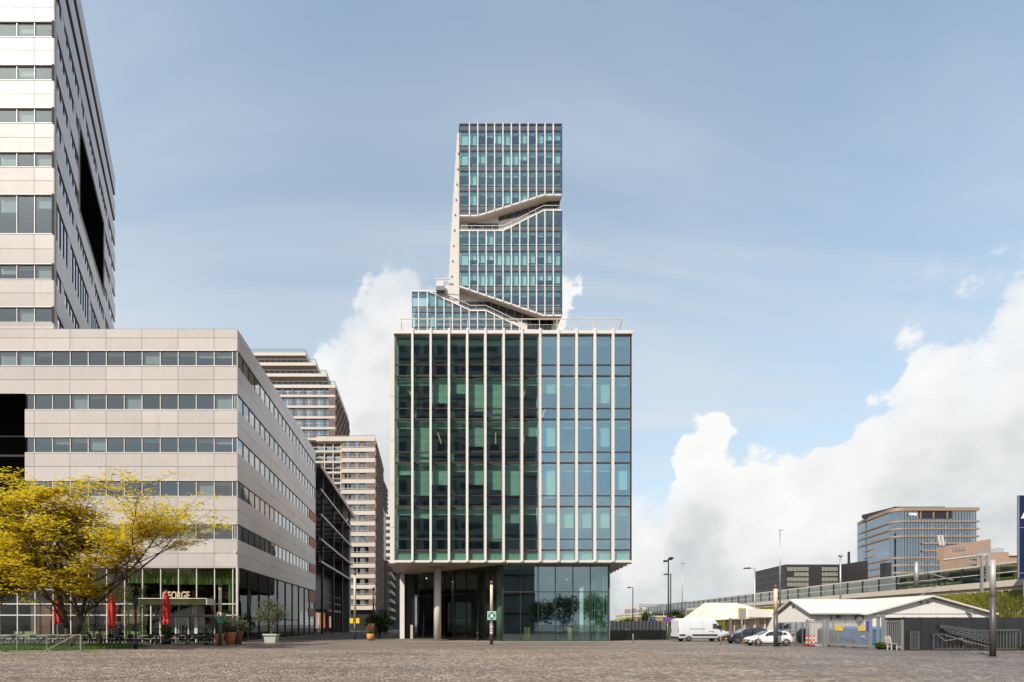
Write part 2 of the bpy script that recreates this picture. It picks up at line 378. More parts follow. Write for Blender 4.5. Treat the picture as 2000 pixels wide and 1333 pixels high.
sheet('ground', [(-4000, -4000), (4000, -4000), (4000, 6000), (-4000, 6000)], -.03, M['earth'])
SETT_END = 36.0
plaza = sheet('plaza', [(-70, -70), (95, -70), (60, 60), (40, 70), (24.5, 61), (-70, 61)], 0, M['sett_far'])
sheet('street', [(-18.2, 61.2), (-4.0, 61.2), (-4.0, 320), (-18.2, 320)], .004, M['asphalt'])
# real setts as far as one can pick them apart: the nearest rows singly, the others as one mass
def sett_mesh(name):
    w, l, h = .5, .5, .5; t = .42
    me = bpy.data.meshes.new(name)
    me.from_pydata([(-w, -l, -.5), (w, -l, -.5), (w, l, -.5), (-w, l, -.5), (-w, -l, .3), (w, -l, .3), (w, l, .3), (-w, l, .3), (-t, -t, .5), (t, -t, .5), (t, t, .5), (-t, t, .5)], [],
                   [(0, 1, 5, 4), (1, 2, 6, 5), (2, 3, 7, 6), (3, 0, 4, 7), (4, 5, 9, 8), (5, 6, 10, 9), (6, 7, 11, 10), (7, 4, 8, 11), (8, 9, 10, 11)])
    me.materials.append(M['sett']); return me
one_sett = sett_mesh('paving_sett')
def setts():
    r = np.random.RandomState(5); rows = []; Y = 14.6; k = 0; singles = 0
    cs = []
    while Y < SETT_END:
        rowd = .12 + .03 * r.rand(); x0 = -.86 * Y - 1.0 ; x1 = 1.2 * Y + 1.0
        n = int((x1 - x0) / .157) + 1
        wd = .13 + .06 * r.rand(n); x = x0 + np.cumsum(wd) - wd / 2 + r.rand() * .1
        c = np.stack([x, np.full(n, Y + rowd / 2) + .012 * r.randn(n), .5 * (.012 + .004 * r.randn(n)), wd - .016 - .012 * r.rand(n), np.full(n, rowd - .018), .05 + 0 * x, .02 * r.randn(n)], 1)
        if 15.45 < Y and singles < 290:
            for q in c:
                px = 832 + q[0] / q[1] * 1000
                if 0 < px < 2000 and singles < 290:
                    o = bpy.data.objects.new('paving_sett', one_sett); COL.objects.link(o); o.parent = plaza
                    o.location = (q[0], q[1], q[2] - .008); o.scale = (q[3], q[4], .05); o.rotation_euler = (.03 * r.randn(), .03 * r.randn(), q[6]); singles += 1
                elif not 0 < px < 2000: cs.append(q[None])
                else: cs.append(q[None])
        else: cs.append(c)
        Y += rowd; k += 1
    c = np.concatenate(cs); n = len(c)
    sv = np.array([v.co[:] for v in one_sett.vertices]); nv = len(sv)
    V = np.repeat(sv[None], n, 0) * c[:, None, 3:6]
    ti = .018 * r.randn(n, 2); V[:, :, 2] += V[:, :, 0] * ti[:, None, 0] + V[:, :, 1] * ti[:, None, 1]
    a = c[:, 6][:, None]; X = V[:, :, 0] * np.cos(a) - V[:, :, 1] * np.sin(a); Yv = V[:, :, 0] * np.sin(a) + V[:, :, 1] * np.cos(a)
    V[:, :, 0] = X + c[:, None, 0]; V[:, :, 1] = Yv + c[:, None, 1]; V[:, :, 2] += c[:, None, 2] - .008
    F = np.array([p.vertices[:] for p in one_sett.polygons]); nf = len(F)
    Fa = (F[None] + (np.arange(n) * nv)[:, None, None]).reshape(-1)
    me = bpy.data.meshes.new('paving_setts'); me.vertices.add(n * nv); me.vertices.foreach_set('co', V.astype(np.float32).ravel())
    me.loops.add(len(Fa)); me.loops.foreach_set('vertex_index', Fa.astype(np.int32)); me.polygons.add(n * nf); me.polygons.foreach_set('loop_start', (np.arange(n * nf) * 4).astype(np.int32))
    me.update(); me.materials.append(M['sett']); o = bpy.data.objects.new('paving_setts', me); COL.objects.link(o); o.parent = plaza; o['kind'] = 'stuff'
setts()
bed = sheet('sett_bed', [(-40, 14.4), (40, 14.4), (40, SETT_END + .1), (-40, SETT_END + .1)], .0035, M['bed'])
# paler flag strip in front of the glass tower, kerbs along the street
def kerb_run(p0, p1, w, h, n, name='kerb_stone'):
    a = math.atan2(p1[1] - p0[1], p1[0] - p0[0]); L = math.hypot(p1[0] - p0[0], p1[1] - p0[1]); fr = Frame(p0[0], p0[1], a); st = L / n
    root = thing('kerb', None, None, (p0[0], p0[1], 0)); root['kind'] = 'structure'
    for i in range(n): box(name, root, M['kerb'], i * st + .006, (i + 1) * st - .006, 0, w, -.05, h, fr)
    return root
kerb_run((-2.2, 52.7), (23, 52.7), 1.1, .018, 21, 'paving_flag')
kerb_run((-18.6, 48.95), (-4.4, 61.6), .3, .05, 16)
kerb_run((-42, 48.95), (-18.7, 48.95), .35, .06, 20)
for (px, py, w, d) in [(668, 1292, 1.5, .5), (931, 1270, 1.2, .45), (1306, 1287, 1.1, .45)]:
    Y = 1750 / (py - 1221)
    o = MB().box(PXX(px, Y) - w / 2, PXX(px, Y) + w / 2, Y - d / 2, Y + d / 2, .004, .024).build('drain_grate', M['dark'], None, origin=(PXX(px, Y), Y, .004))
    tag(o, {668: 'long dark iron drain cover nearest the camera in the square', 931: 'dark iron cover beside the green sign post', 1306: 'dark iron cover in the paving before the van'}[px], 'drain cover')
M['gl_side'] = glass('dark_side_glass', (.55, .60, .58), .05, .012, edge=.35)
# ------------------------------------------------------------------ pale panelled office building on the left
def left_building():
    Y0 = 50.0; k = .05; X = lambda px: (px - 832) * k; Z = lambda py: CAMH + (1221 - py) * k
    rt = thing('office_building', 'pale panelled office building with ribbon windows and tower, left of the street', 'building', (-30, 50, 0))
    XR = X(464); XT = X(106); XV = X(48); YE = 85.6; XL = -66.0
    low = [(685, 715), (769.5, 800.5), (854, 884.5), (939, 970), (1024, 1054)]
    tow = [(-212, -181), (-127, -97), (-43, -12), (42, 73), (127, 157), (211, 241), (297, 327), (380, 457), (516, 546), (600, 630)]
    ta = math.atan2(1, -.439); FT = Frame(XT, Y0, ta); LT = 35.4 * math.hypot(1, .439)
    FS = Frame(XR, Y0, RD(90)); LS = YE - Y0
    far = FT.pt(LT, 0, 0)
    ztop = 76.2
    # deep floor bands (low block)
    ed = [643] + [v for r in low for v in r] + [1108]
    bl = [(ed[i], ed[i + 1]) for i in range(0, len(ed), 2)]
    for a, b in bl:
        x0 = XL if b < 760 else XV
        box('floor_band', rt, M['joint'], x0, XR - .07, Y0 + .07, YE, Z(b), Z(a) - (.02 if a > 650 else 0))
    box('roof', rt, M['joint'], XT, XR - .07, Y0 + .07, YE, Z(643) + .003, Z(643) + .05)
    # tower bands
    et = [None] + [v for r in tow for v in r] + [643]
    bt = [(et[i], et[i + 1]) for i in range(0, len(et), 2)]
    L0, L1, LZ0, LZ1 = 11.2, 27.8, 50.5, 61.0          # tall loggia cut into the tower side
    def tprism(z0, z1):
        if z1 - z0 < .01: return
        e = [FT.pt(LT, .07, 0)]
        pl = [(XL, Y0 + .07), (XT - .08, Y0 + .07)]
        if LZ0 - .01 <= z0 and z1 <= LZ1 + .01: pl += [tuple(FT.pt(u, v, 0)[:2]) for u, v in ((L0, .07), (L0, 4.3), (L1, 4.3), (L1, .07))]
        pl += [tuple(e[0][:2]), (XL, e[0].y)]
        MB().prism(pl, z0, z1).build('floor_band', M['joint'], rt)
    for a, b in bt:
        z1 = ztop if a is None else Z(a); z0 = Z(b) + .004
        cuts = sorted({z0, z1} | {z for z in (LZ0, LZ1) if z0 < z < z1})
        for q0, q1 in zip(cuts, cuts[1:]): tprism(q0, q1)
    # interior cores
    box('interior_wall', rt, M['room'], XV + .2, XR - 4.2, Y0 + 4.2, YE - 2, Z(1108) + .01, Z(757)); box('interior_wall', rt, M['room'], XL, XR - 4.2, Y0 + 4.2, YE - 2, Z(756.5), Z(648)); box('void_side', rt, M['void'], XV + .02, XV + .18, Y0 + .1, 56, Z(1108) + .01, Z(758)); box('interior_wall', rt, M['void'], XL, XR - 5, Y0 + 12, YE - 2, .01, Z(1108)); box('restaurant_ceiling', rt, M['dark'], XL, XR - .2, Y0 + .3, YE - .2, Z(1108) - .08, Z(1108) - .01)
    q = FT.pt(2, 4.5, 0); q1 = FT.pt(LT - 1, 4.5, 0)
    MB().prism([(XL, Y0 + 4.2), (q.x, Y0 + 4.2), (q1.x, q1.y), (XL, q1.y)], Z(640), ztop - .5).build('interior_wall', M['room'], rt)
    # front panels
    colp = [-73.5, -3.5, 66.7, 136.6, 207, 277, 347.5, 418, 464]
    def panels(bands, edges, left=None):
        for a, b in bands:
            mid = (a + b) / 2 if b - a > 45 else a + (b - a) * .42
            rows = [(a, mid), (mid, b)]
            for ya, yb in rows:
                for e0, e1 in zip(edges, edges[1:]):
                    if left and a > 715 and e1 <= left: continue
                    u0 = e0 if not (left and a > 715) else max(e0, left)
                    if e1 < -10: continue
                    box('facade_panel', rt, M['panel'], X(u0) + .018, X(e1) - .018, Y0, Y0 + .068, Z(yb) + .018, Z(ya) - .018)
    panels(bl, colp, 48)
    panels([(a if a is not None else -268, b) for a, b in bt if b > -40], [-3.5, 66.7, 106])
    # front windows
    colw = [-3.5, 32, 66.7, 102, 136.6, 171.6, 207, 242, 277, 312.5, 347.5, 382.8, 418, 453.8, 462.5]
    r = random.Random(3)
    def windows(rows, edges, void=None):
        for a, b in rows:
            for e0, e1 in zip(edges, edges[1:]):
                if void and a > 730:
                    if e1 <= 51.5: continue
                    e0 = max(e0, 51.5)
                box('window_pane', rt, M['gl_left'], X(e0) + .03, X(e1) - .03, Y0 + .12, Y0 + .15, Z(b) + .03, Z(a) - .03)
                box('mullion', rt, M['white'], X(e1) - .03, X(e1) + .03, Y0 + .05, Y0 + .2, Z(b), Z(a))
                t = r.random()
                if e1 - e0 > 20 and t < .55:
                    h = r.choice([.25, .4, .55, .8, 1.0]) if t < .42 else .3
                    box('blind', rt, M['blind'], X(e0) + .1, X(e1) - .1, Y0 + .3, Y0 + .33, Z(a) - (Z(a) - Z(b)) * h, Z(a) - .02)
            u0 = edges[0] if not (void and a > 730) else 50
            box('window_trim', rt, M['white'], X(u0), X(edges[-1]), Y0 - .03, Y0 + .12, Z(b) - .03, Z(b) + .03)
            box('window_trim', rt, M['white'], X(u0), X(edges[-1]), Y0 - .02, Y0 + .12, Z(a) - .03, Z(a) + .03)
    windows(low, colw, 48)
    windows([t for t in tow if t[1] > -20], [-3.5, 32, 66.7, 102.5])
    box('corner_post', rt, M['panel'], X(102.7), XT, Y0 + .003, Y0 + .3, Z(632), ztop)
    # side of the low block along the street
    step = 1.765; n = 20
    for a, b in bl:
        mid = (a + b) / 2 if b - a > 45 else a + (b - a) * .42
        for ya, yb in ((a, mid), (mid, b)):
            for i in range(10): box('facade_panel', rt, M['panelg'], i * 2 * step + .012 + (.002 if i == 0 else 0), min(LS, (i + 1) * 2 * step) - .012, 0, .066, Z(yb) + .012, Z(ya) - .012, FS)
    for a, b in low:
        for i in range(n):
            box('window_pane', rt, M['gl_left'], i * step + .03, (i + 1) * step - .03, .1, .13, Z(b) + .03, Z(a) - .03, FS)
            box('mullion', rt, M['bronze'], (i + 1) * step - .03, (i + 1) * step + .03, .05, .2, Z(b), Z(a), FS)
            if r.random() < .3: box('blind', rt, M['blind'], i * step + .1, (i + 1) * step - .1, .3, .33, Z(a) - (Z(a) - Z(b)) * r.choice([.3, .6, 1]), Z(a) - .02, FS)
        box('end_post', rt, M['panel'], n * step, LS, .0, .5, Z(b), Z(a), FS)
    # side of the tower
    def free(u0, u1, z0, z1): return not (u1 > L0 and u0 < L1 and z1 > LZ0 and z0 < LZ1)
    ue = [0, 5.6, L0, 16.7, 22.2, L1, 33.2, LT]
    for a, b in bt:
        za = ztop if a is None else Z(a); zb = Z(b)
        for u0, u1 in zip(ue, ue[1:]):
            for q0, q1 in ([(zb, za)] if free(u0 + .1, u1 - .1, zb, za) else [(zb, LZ0)] * (zb < LZ0) + [(LZ1, za)] * (za > LZ1)):
                if q1 - q0 > .1: box('facade_panel', rt, M['panelg'], u0 + .015, u1 - .015, 0, .066, q0 + .012, q1 - .012, FT)
    for j, (a, b) in enumerate(tow):
        if a < -120: continue
        for u0, u1 in [(0, 2.8), (2.8, 5.6), (5.6, 8.4), (8.4, L0), (L0, 13.95), (13.95, 16.7), (16.7, 19.45), (19.45, 22.2), (22.2, 25), (25, L1), (L1, 30.5), (30.5, 33.2), (33.2, LT - .1)]:
            if not free(u0 + .1, u1 - .1, Z(b), Z(a)): continue
            box('window_pane', rt, M['gl_left'], u0 + .04, u1 - .04, .1, .13, Z(b) + .03, Z(a) - .03, FT)
            box('mullion', rt, M['bronze'], u0 - .06, u0 + .06, .03, .2, Z(b), Z(a), FT)
            box('mullion', rt, M['bronze'], (u0 + u1) / 2 - .03, (u0 + u1) / 2 + .03, .03, .2, Z(b), Z(a), FT)
            if (int(u0 / 2.8) + j) % 3 == 0: box('blank_panel', rt, M['panelg'], u0 + .06, u0 + (u1 - u0) * .46, .032, .09, Z(b) + .01, Z(a) - .01, FT)
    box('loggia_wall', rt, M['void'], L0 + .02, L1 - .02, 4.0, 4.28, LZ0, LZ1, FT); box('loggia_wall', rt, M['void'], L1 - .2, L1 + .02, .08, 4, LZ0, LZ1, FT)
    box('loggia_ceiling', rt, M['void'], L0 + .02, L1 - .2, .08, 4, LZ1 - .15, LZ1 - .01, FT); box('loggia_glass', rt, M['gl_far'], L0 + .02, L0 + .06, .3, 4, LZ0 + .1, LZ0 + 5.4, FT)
    for u0, u1, z0, z1 in [(L0 - .2, L1 + .2, LZ1 - .14, LZ1 + .15), (L0 - .2, L1 + .2, LZ0 - .15, LZ0 + .1), (L0 - .2, L0, LZ0 + .1, LZ1 - .14), (L1, L1 + .2, LZ0 + .1, LZ1 - .14)]: box('loggia_frame', rt, M['panel'], u0, u1, -.07, .075, z0, z1, FT)
    # dark entrance void at the left edge
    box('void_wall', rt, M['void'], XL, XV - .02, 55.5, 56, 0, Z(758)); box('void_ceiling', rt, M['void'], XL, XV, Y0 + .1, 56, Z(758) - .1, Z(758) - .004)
    for u0, u1 in ((-10, 27.5), (28.5, 47)):
        box('void_glass', rt, M['gl_far'], X(u0), X(u1), 54.4, 54.44, Z(1010), Z(864)); box('void_glass', rt, M['gl_far'], X(u0), X(u1), 54.4, 54.44, Z(1108), Z(1012))
    box('void_mullion', rt, M['white'], X(27.6), X(28.4), 54.3, 54.5, Z(1108), Z(820)); box('void_mullion', rt, M['greyd'], XL, XV, 54.3, 54.5, Z(864), Z(860)); box('void_mullion', rt, M['greyd'], XL, XV, 54.3, 54.5, Z(822), Z(820))
    # restaurant ground floor
    zt = Z(1108)
    gcol = [-38.7, -3.5, 32, 66.7, 102, 136.6, 171.6, 207, 242, 277, 312.5, 347.5, 382.8, 418, 453.8, 462.5]
    for e0, e1 in zip(gcol, gcol[1:]):
        for a, b in ((1108, 1180), (1180, 1202), (1202, 1255.5)):
            box('shopfront_pane', rt, M['gl_shop'], X(e0) + .03, X(e1) - .03, Y0 + .2, Y0 + .23, Z(b) + .03, Z(a) - .03)
        box('shopfront_mullion', rt, M['white'], X(e1) - .035, X(e1) + .035, Y0 + .1, Y0 + .3, .02, zt)
    for yy in (1180, 1202): box('shopfront_transom', rt, M['whitep'], X(-40), X(462), Y0 + .08, Y0 + .28, Z(yy) - .05, Z(yy) + .05)
    box('shopfront_head', rt, M['panel'], X(-40), XR - .004, Y0 + .02, Y0 + .4, zt - .09, zt - .004)
    box('corner_post', rt, M['whitep'], XR - .16, XR + .02, Y0 - .02, Y0 + .24, .01, zt - .005)
    box('restaurant_floor', rt, M['floorin'], XL, XR - .1, Y0 + .25, YE - .1, -.02, .03)
    box('blank_panel', rt, M['panel'], X(65), X(101), Y0 + .02, Y0 + .2, Z(1153), Z(1108))
    cur = pbr('green_curtain', (.24, .33, .12), .9, 0, .08, 3)
    for e0, e1, y1 in [(102, 207, 1141), (312, 462, 1141), (240, 312, 1138), (440, 452, 1195), (137, 173, 1166), (356, 376, 1141)]:
        mb = MB(); N = int((e1 - e0) * 1.3); pts = [(X(e0 + (e1 - e0) * i / N), Y0 + .8 + .09 * math.sin(i * 1.9) + .04 * math.sin(i * .7)) for i in range(N + 1)]
        mb.loft([[(x, y, zt - .12), (x, y, Z(y1)), (x, y + .02, Z(y1)), (x, y + .02, zt - .12)] for x, y in pts]); mb.build('curtain', cur, rt)
    warm = pbr('warm_interior_panel', (.16, .07, .045), .7, 0, .4, .7)
    for e0, e1, a, b in [(171, 243, 1182, 1218), (430, 445, 1141, 1192), (352, 362, 1150, 1206), (20, 60, 1182, 1240)]: box('interior_panel', rt, warm, X(e0), X(e1), Y0 + 2.6, Y0 + 2.7, Z(b), Z(a))
    low_c = pbr('green_cafe_curtain', (.26, .33, .16), .9, 0, .15, 6)
    for e0, e1 in [(170, 206), (242, 276), (20, 60), (350, 380)]: box('cafe_curtain', rt, low_c, X(e0), X(e1), Y0 + .5, Y0 + .54, .3, 1.1)
    # entrance: white door frames under the canopy
    for e in (312.5, 343, 367, 381, 384): box('door_frame', rt, M['whitep'], X(e) - .07, X(e) + .07, Y0 + .0, Y0 + .18, .02, Z(1205))
    for e0, e1 in ((345, 366), (385, 412)): box('door', rt, M['gl_shop'], X(e0), X(e1), Y0 + .05, Y0 + .09, .05, Z(1206))
    box('door_head', rt, M['greyd'], X(310), X(416), Y0 - .02, Y0 + .19, Z(1206), Z(1203))
    cn = box('canopy', rt, pbr('mirror_canopy', (.10, .11, .05), .15, .6, .3, 1.5), X(288), X(417), 48.3, Y0 + .05, Z(1183), Z(1172.3))
    box('canopy_edge', rt, M['whitep'], X(286), X(418), 48.22, 48.29, Z(1172), Z(1170.6)); box('canopy_post', rt, M['whitep'], X(310.5), X(312.5), 48.4, 48.5, .02, Z(1183)); box('canopy_edge', rt, M['whitep'], X(418), X(419.5), 48.2, Y0, Z(1183), Z(1171))
    gold = pbr('pale_gold_letters', (.50, .40, .27), .5, 0, .03, 2)
    text('sign_letters', rt, gold, 'GEORGE', (PXX(344, 48.4), 48.4, PZ(1170.3, 48.4)), 1.0, sx=.66, ext=.05, bold=.022)
    # street side, ground floor: tall dark panes
    for i in range(10):
        for a, b in ((1108, 1206), (1206, 1255.5)): box('shopfront_pane', rt, M['gl_side'], i * 3.53 + .03, (i + 1) * 3.53 - .03, .2, .23, Z(b), Z(a) - .1, FS)
        box('shopfront_mullion', rt, M['bronze'], (i + 1) * 3.53 - .04, (i + 1) * 3.53 + .04, .1, .3, .02, zt - .1, FS)
    box('plinth', rt, M['kerb'], .3, LS, -.06, .2, -.02, .12, FS)
    red = pbr('red_window_film', (.42, .10, .05), .5, 0, .1, 2)
    for a, b in low[2:] + [(1108, 1150), (1165, 1195)]:
        for i in range(3): box('red_panel', rt, red, 31.1 + i * 1.36, 32.4 + i * 1.36, .02 if b < 1100 else .1, .09 if b < 1100 else .17, Z(b) + .04, Z(a) - .14, FS)
    # security camera on the corner
    MB().bar(P(463.5, 1080, 49.96), P(463.5, 1080, 49.6), .1).box(X(463.5) - .12, X(463.5) + .12, 49.3, 49.75, Z(1083), Z(1079)).build('security_camera', M['whitep'], rt)
left_building()
# ------------------------------------------------------------------ glass tower with white fins in the middle
def main_building():
    rt = thing('glass_tower', 'stepped glass office tower with white vertical fins and sloping terraces', 'building', (9, 60, 0))
    Y0 = 53.0; k = .053; X = lambda px: (px - 832) * k; Z = lambda py: CAMH + (1221 - py) * k
    r = random.Random(21)
    ex = [772.4, 805.5, 841, 876.6, 912, 947.3, 982.8, 1018.3, 1053.6, 1089, 1124.4, 1160, 1195.3, 1231.4]
    fl = [655, 713.5, 735, 798.5, 819.7, 883.7, 904.8, 969, 990, 1053.7, 1075, 1095.5]
    XA, XB = X(771.5), X(1232.2); FLR = .157
    xr = lambda y: XB + FLR * (y - Y0)
    trap = lambda y0, y1, ins=0.0: [(XA + ins, y0), (xr(y0) - ins, y0), (xr(y1) - ins, y1), (XA + ins, y1)]
    # slabs, core
    for yy in (735, 819.7, 904.8, 990, 1075):
        MB().prism(trap(Y0 + .3, 114, .3), Z(yy) - .55, Z(yy) - .08).build('floor_slab', M['slab'], rt)
        MB().prism(trap(Y0 + .32, 113.9, .35), Z(yy) - .078, Z(yy) - .05).build('floor_finish', M['floorin'], rt)
    MB().prism(trap(Y0 + .3, 114.8, .05), Z(655) + .02, Z(648)).build('roof', M['white'], rt)
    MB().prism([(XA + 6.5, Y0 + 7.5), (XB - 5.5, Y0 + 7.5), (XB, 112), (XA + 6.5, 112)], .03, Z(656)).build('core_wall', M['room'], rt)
    for xc in (800, 877, 948, 1054, 1124, 1205):
        MB().cyl((X(xc) + .4, Y0 + 2.4, Z(1075)), (X(xc) + .4, Y0 + 2.4, Z(656)), .35, n=12).build('interior_column', M['slab'], rt, True)
    # panes, blinds
    for i, (e0, e1) in enumerate(zip(ex, ex[1:])):
        for j, (a, b) in enumerate(zip(fl, fl[1:])):
            vis = j % 2 == 0 and j < 10
            box('window_pane' if vis else 'spandrel_pane', rt, M['gl_main'], X(e0) + .05, X(e1) - .05, Y0, Y0 + .03, Z(b) + .04, Z(a) - .04)
            if vis:
                h = .2
                t = r.random()
                if j > 0 and t < .3: h = r.choice([.75, .95, 1.0])
                elif j > 0 and t < .5: h = r.choice([.3, .45, .6])
                z1 = Z(a) - .25 if j == 0 else Z(a) - .12
                box('blind', rt, M['blind'], X(e0) + .12, X(e1) - .12, Y0 + .42, Y0 + .45, z1 - h * (Z(a) - Z(b)), z1)
                if h >= .95 and r.random() < .5: box('blind', rt, M['blind'], X(e0) + .12, X(e1) - .12, Y0 + .42, Y0 + .45, Z(fl[j + 2]) + .12, Z(b) - .05)
        box('sill_box', rt, M['blind'], X(e0) + .1, X(e1) - .1, Y0 + .16, Y0 + .2, Z(1094.5), Z(1077))
    for yy in fl[1:-1]:
        thin = yy in (713.5, 798.5, 883.7, 969, 1053.7); q = .045 if thin else .075
        box('transom', rt, M['bronze'], XA + .05, XB - .05, Y0 - .06, Y0 + .12, Z(yy) - q, Z(yy) + q)
    for px in ex[1:-1]:
        fn = box('fin', rt, M['white'], X(px) - .11, X(px) + .11, Y0 - .40, Y0 - .07, Z(1098.5), Z(645.3))
        box('mullion', rt, M['bronze'], X(px) - .045, X(px) + .045, Y0 - .05, Y0 + .13, Z(1095), Z(655))
    for u0, u1 in ((XA - .05, XA + .06), (XB - .06, XB + .05)): box('corner_frame', rt, M['bronze'], u0, u1, Y0 - .1, Y0 + .16, Z(1095), Z(655))
    box('parapet', rt, M['white'], XA - .1, XB + .1, Y0 - .3, Y0 + .25, Z(655), Z(648.5)); box('bottom_edge', rt, M['white'], XA - .1, XB + .1, Y0 - .2, Y0 + .25, Z(1099.5), Z(1095.2))
    # glazed return and white side wall on the street side
    FL = Frame(XA, 57, RD(-90))
    for j, (a, b) in enumerate(zip(fl, fl[1:])): box('side_pane', rt, M['gl_main'], 2.0, 3.8, .0, .03, Z(b) + .04, Z(a) - .04, FL)
    zs = [8.36, 12.2, 16.9, 21.6, 26.3, 31.3]
    for a, b in zip(zs, zs[1:]):
        for y0 in range(55, 113, 6): box('side_panel', rt, M['white'], XA - .66, XA - .05, y0 + .02, min(113, y0 + 6) - .02, a + .02, b - .02)
    box('side_wall', rt, M['white'], XA - .05, XA + .28, 55, 114, 8.4, Z(655))
    # far side wall, angled
    MB().prism([(xr(53.4) - .3, 53.4), (xr(53.4), 53.4), (xr(114), 114), (xr(114) - .3, 114)], 8.4, Z(655)).build('side_wall', M['gl_sp'], rt)
    for i in range(30):
        y = 55 + i * 1.95; box('side_fin', rt, M['white'], xr(y) + .02, xr(y) + .5, y - .13, y + .13, Z(1098), Z(648))
    # soffit in panels
    for i, y0 in enumerate(np.arange(53.3, 74.5, 2.2)):
        for e0, e1 in zip([0, .2, .4, .6, .8], [.2, .4, .6, .8, 1.0]):
            y1 = y0 + 2.18; L = lambda y, t: XA + .02 + (xr(y) - XA) * t
            MB().prism([(L(y0, e0) + .015, y0), (L(y0, e1) - .015, y0), (L(y1, e1) - .015, y1), (L(y1, e0) + .015, y1)], 8.22, 8.3).build('soffit_panel', M['soffit'], rt)
    MB().prism(trap(53.3, 114, .05), 8.305, 8.4).build('soffit_base', M['joint'], rt)
    # ground floor glazing: straight to the right, slanting away to the left
    g0, g1, g2 = (-1.45, 65.0), (8.2, 54.75), (19.55, 54.75)
    Fd = Frame(*g0, math.atan2(g1[1] - g0[1], g1[0] - g0[0])); Ld = math.hypot(g1[0] - g0[0], g1[1] - g0[1])
    nb = 8
    for i in range(nb):
        u0, u1 = i * Ld / nb, (i + 1) * Ld / nb
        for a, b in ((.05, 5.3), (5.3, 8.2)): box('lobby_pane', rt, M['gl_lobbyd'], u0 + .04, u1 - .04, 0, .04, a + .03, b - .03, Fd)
        box('lobby_mullion', rt, M['dark'], u1 - .04, u1 + .04, -.05, .1, .02, 8.2, Fd)
    box('lobby_transom', rt, M['dark'], 0, Ld, -.04, .08, 5.26, 5.34, Fd)
    gx = [982.5, 1016.5, 1051, 1084.8, 1119, 1153, 1188]
    for e0, e1 in zip(gx, gx[1:]):
        x0, x1 = PXX(e0, 54.75), PXX(e1, 54.75)
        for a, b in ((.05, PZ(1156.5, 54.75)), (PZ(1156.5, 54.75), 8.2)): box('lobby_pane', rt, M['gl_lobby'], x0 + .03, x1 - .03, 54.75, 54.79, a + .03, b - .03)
        box('lobby_mullion', rt, M['dark'], x1 - .035, x1 + .035, 54.7, 54.86, .02, 8.2)
    box('lobby_mullion', rt, M['dark'], g1[0] - .09, g1[0] + .06, 54.66, 54.95, .02, 8.2)
    box('lobby_transom', rt, M['bronze'], g1[0], g2[0], 54.69, 54.85, PZ(1156.5, 54.75) - .05, PZ(1156.5, 54.75) + .05)
    Fr = Frame(19.6, 54.8, math.atan2(1, .157))
    for i in range(6):
        box('lobby_pane', rt, M['gl_lobby'], i * 2 + .03, (i + 1) * 2 - .03, 0, .04, .05, 8.15, Fr); box('lobby_mullion', rt, M['greyd'], i * 2 - .05, i * 2 + .05, -.08, .1, .02, 8.2, Fr)
    box('lobby_end_wall', rt, M['dark'], 12, 13, -.1, .4, .02, 8.2, Fr)
    dk = pbr('lobby_dark_wood', (.035, .03, .027), .5, 0, .4, .6)
    box('lobby_wall', rt, M['black'], -3.1, -1.42, 65.7, 66, .02, 8.2); box('lobby_back_wall', rt, dk, -1.4, 24, 80, 80.3, .02, 8.2)
    MB().prism([(g0[0] + .1, 65.2), (g1[0] + .1, 54.95), (g2[0], 54.95), (22.5, 79.9), (-1.4, 79.9)], -.02, .02).build('lobby_floor', M['floorin'], rt)
    box('lobby_dark_backing', rt, M['void'], .6, Ld - .5, 4.6, 4.8, .03, 8.15, Fd); box('lobby_dark_backing', rt, dk, 9.9, 10.1, 60.5, 72, .03, 8.15)  # black wall added behind the slanting panes so they look dark
    gr = pbr('pale_green_plaster', (.62, .68, .52), .8, 0, .05, 1)
    for px, Y in ((977, 56.6), (1147, 57.2), (1170, 57.6)): MB().cyl((PXX(px, Y), Y, .03), (PXX(px, Y), Y, 8.2), .42, n=16).build('lobby_column', gr, rt, True)
    for px, py in [(833, 1130), (963, 1110), (891, 1139), (895, 1145), (884, 1137), (935, 1139), (938, 1145), (1024, 1120), (1030, 1124), (1107, 1132), (911, 1195), (917, 1195), (890, 1117), (914, 1113)]:
        a = P(px, py, 62); MB().box(a.x - .07, a.x + .07, a.y, a.y + .1, a.z - .04, a.z + .05).build('ceiling_spot', M['lamp_w'], rt)
    for p0, p1 in (((888, 1135.5), (942, 1135.5)), ((990, 1123), (1050, 1121))): MB().bar(P(*p0, 62), P(*p1, 62), .07).build('light_strip', M['lamp_w'], rt)
    for xa, y0, y1, tilt in [(800, 758, 772, 3), (968, 760, 787, 0), (1024, 760, 777, -2), (1188, 762, 787, -5), (858, 843, 867, 4), (968, 843, 867, 0), (1024, 843, 866, -2), (1079, 843, 867, -4), (1062, 798, 815, -3)]:
        MB().bar(P(xa - tilt, y0, 55.3), P(xa + tilt, y1, 55.3), .11).build('hanging_light', M['lamp'], rt)
    # round column and pillar below the overhang
    MB().cyl((1.28, 56.6, 0), (1.28, 56.6, 8.21), .41, n=24).build('column', M['whitep'], rt, True)
    box('pillar', rt, M['white'], -3.3, -2.72, 64.6, 65.6, 0, 8.2); box('pillar', rt, M['soffit'], -1.95, -1.65, 64.0, 64.6, 0, 1.75)
    # ------------- slender part further back
    YT = 115.0; k2 = .115
    def pp(px, py): return ((px - 832) * k2, CAMH + (1221 - py) * k2)
    bays = [897.7] + [916.6 + 16.36 * i for i in range(11)] + [1096.7]
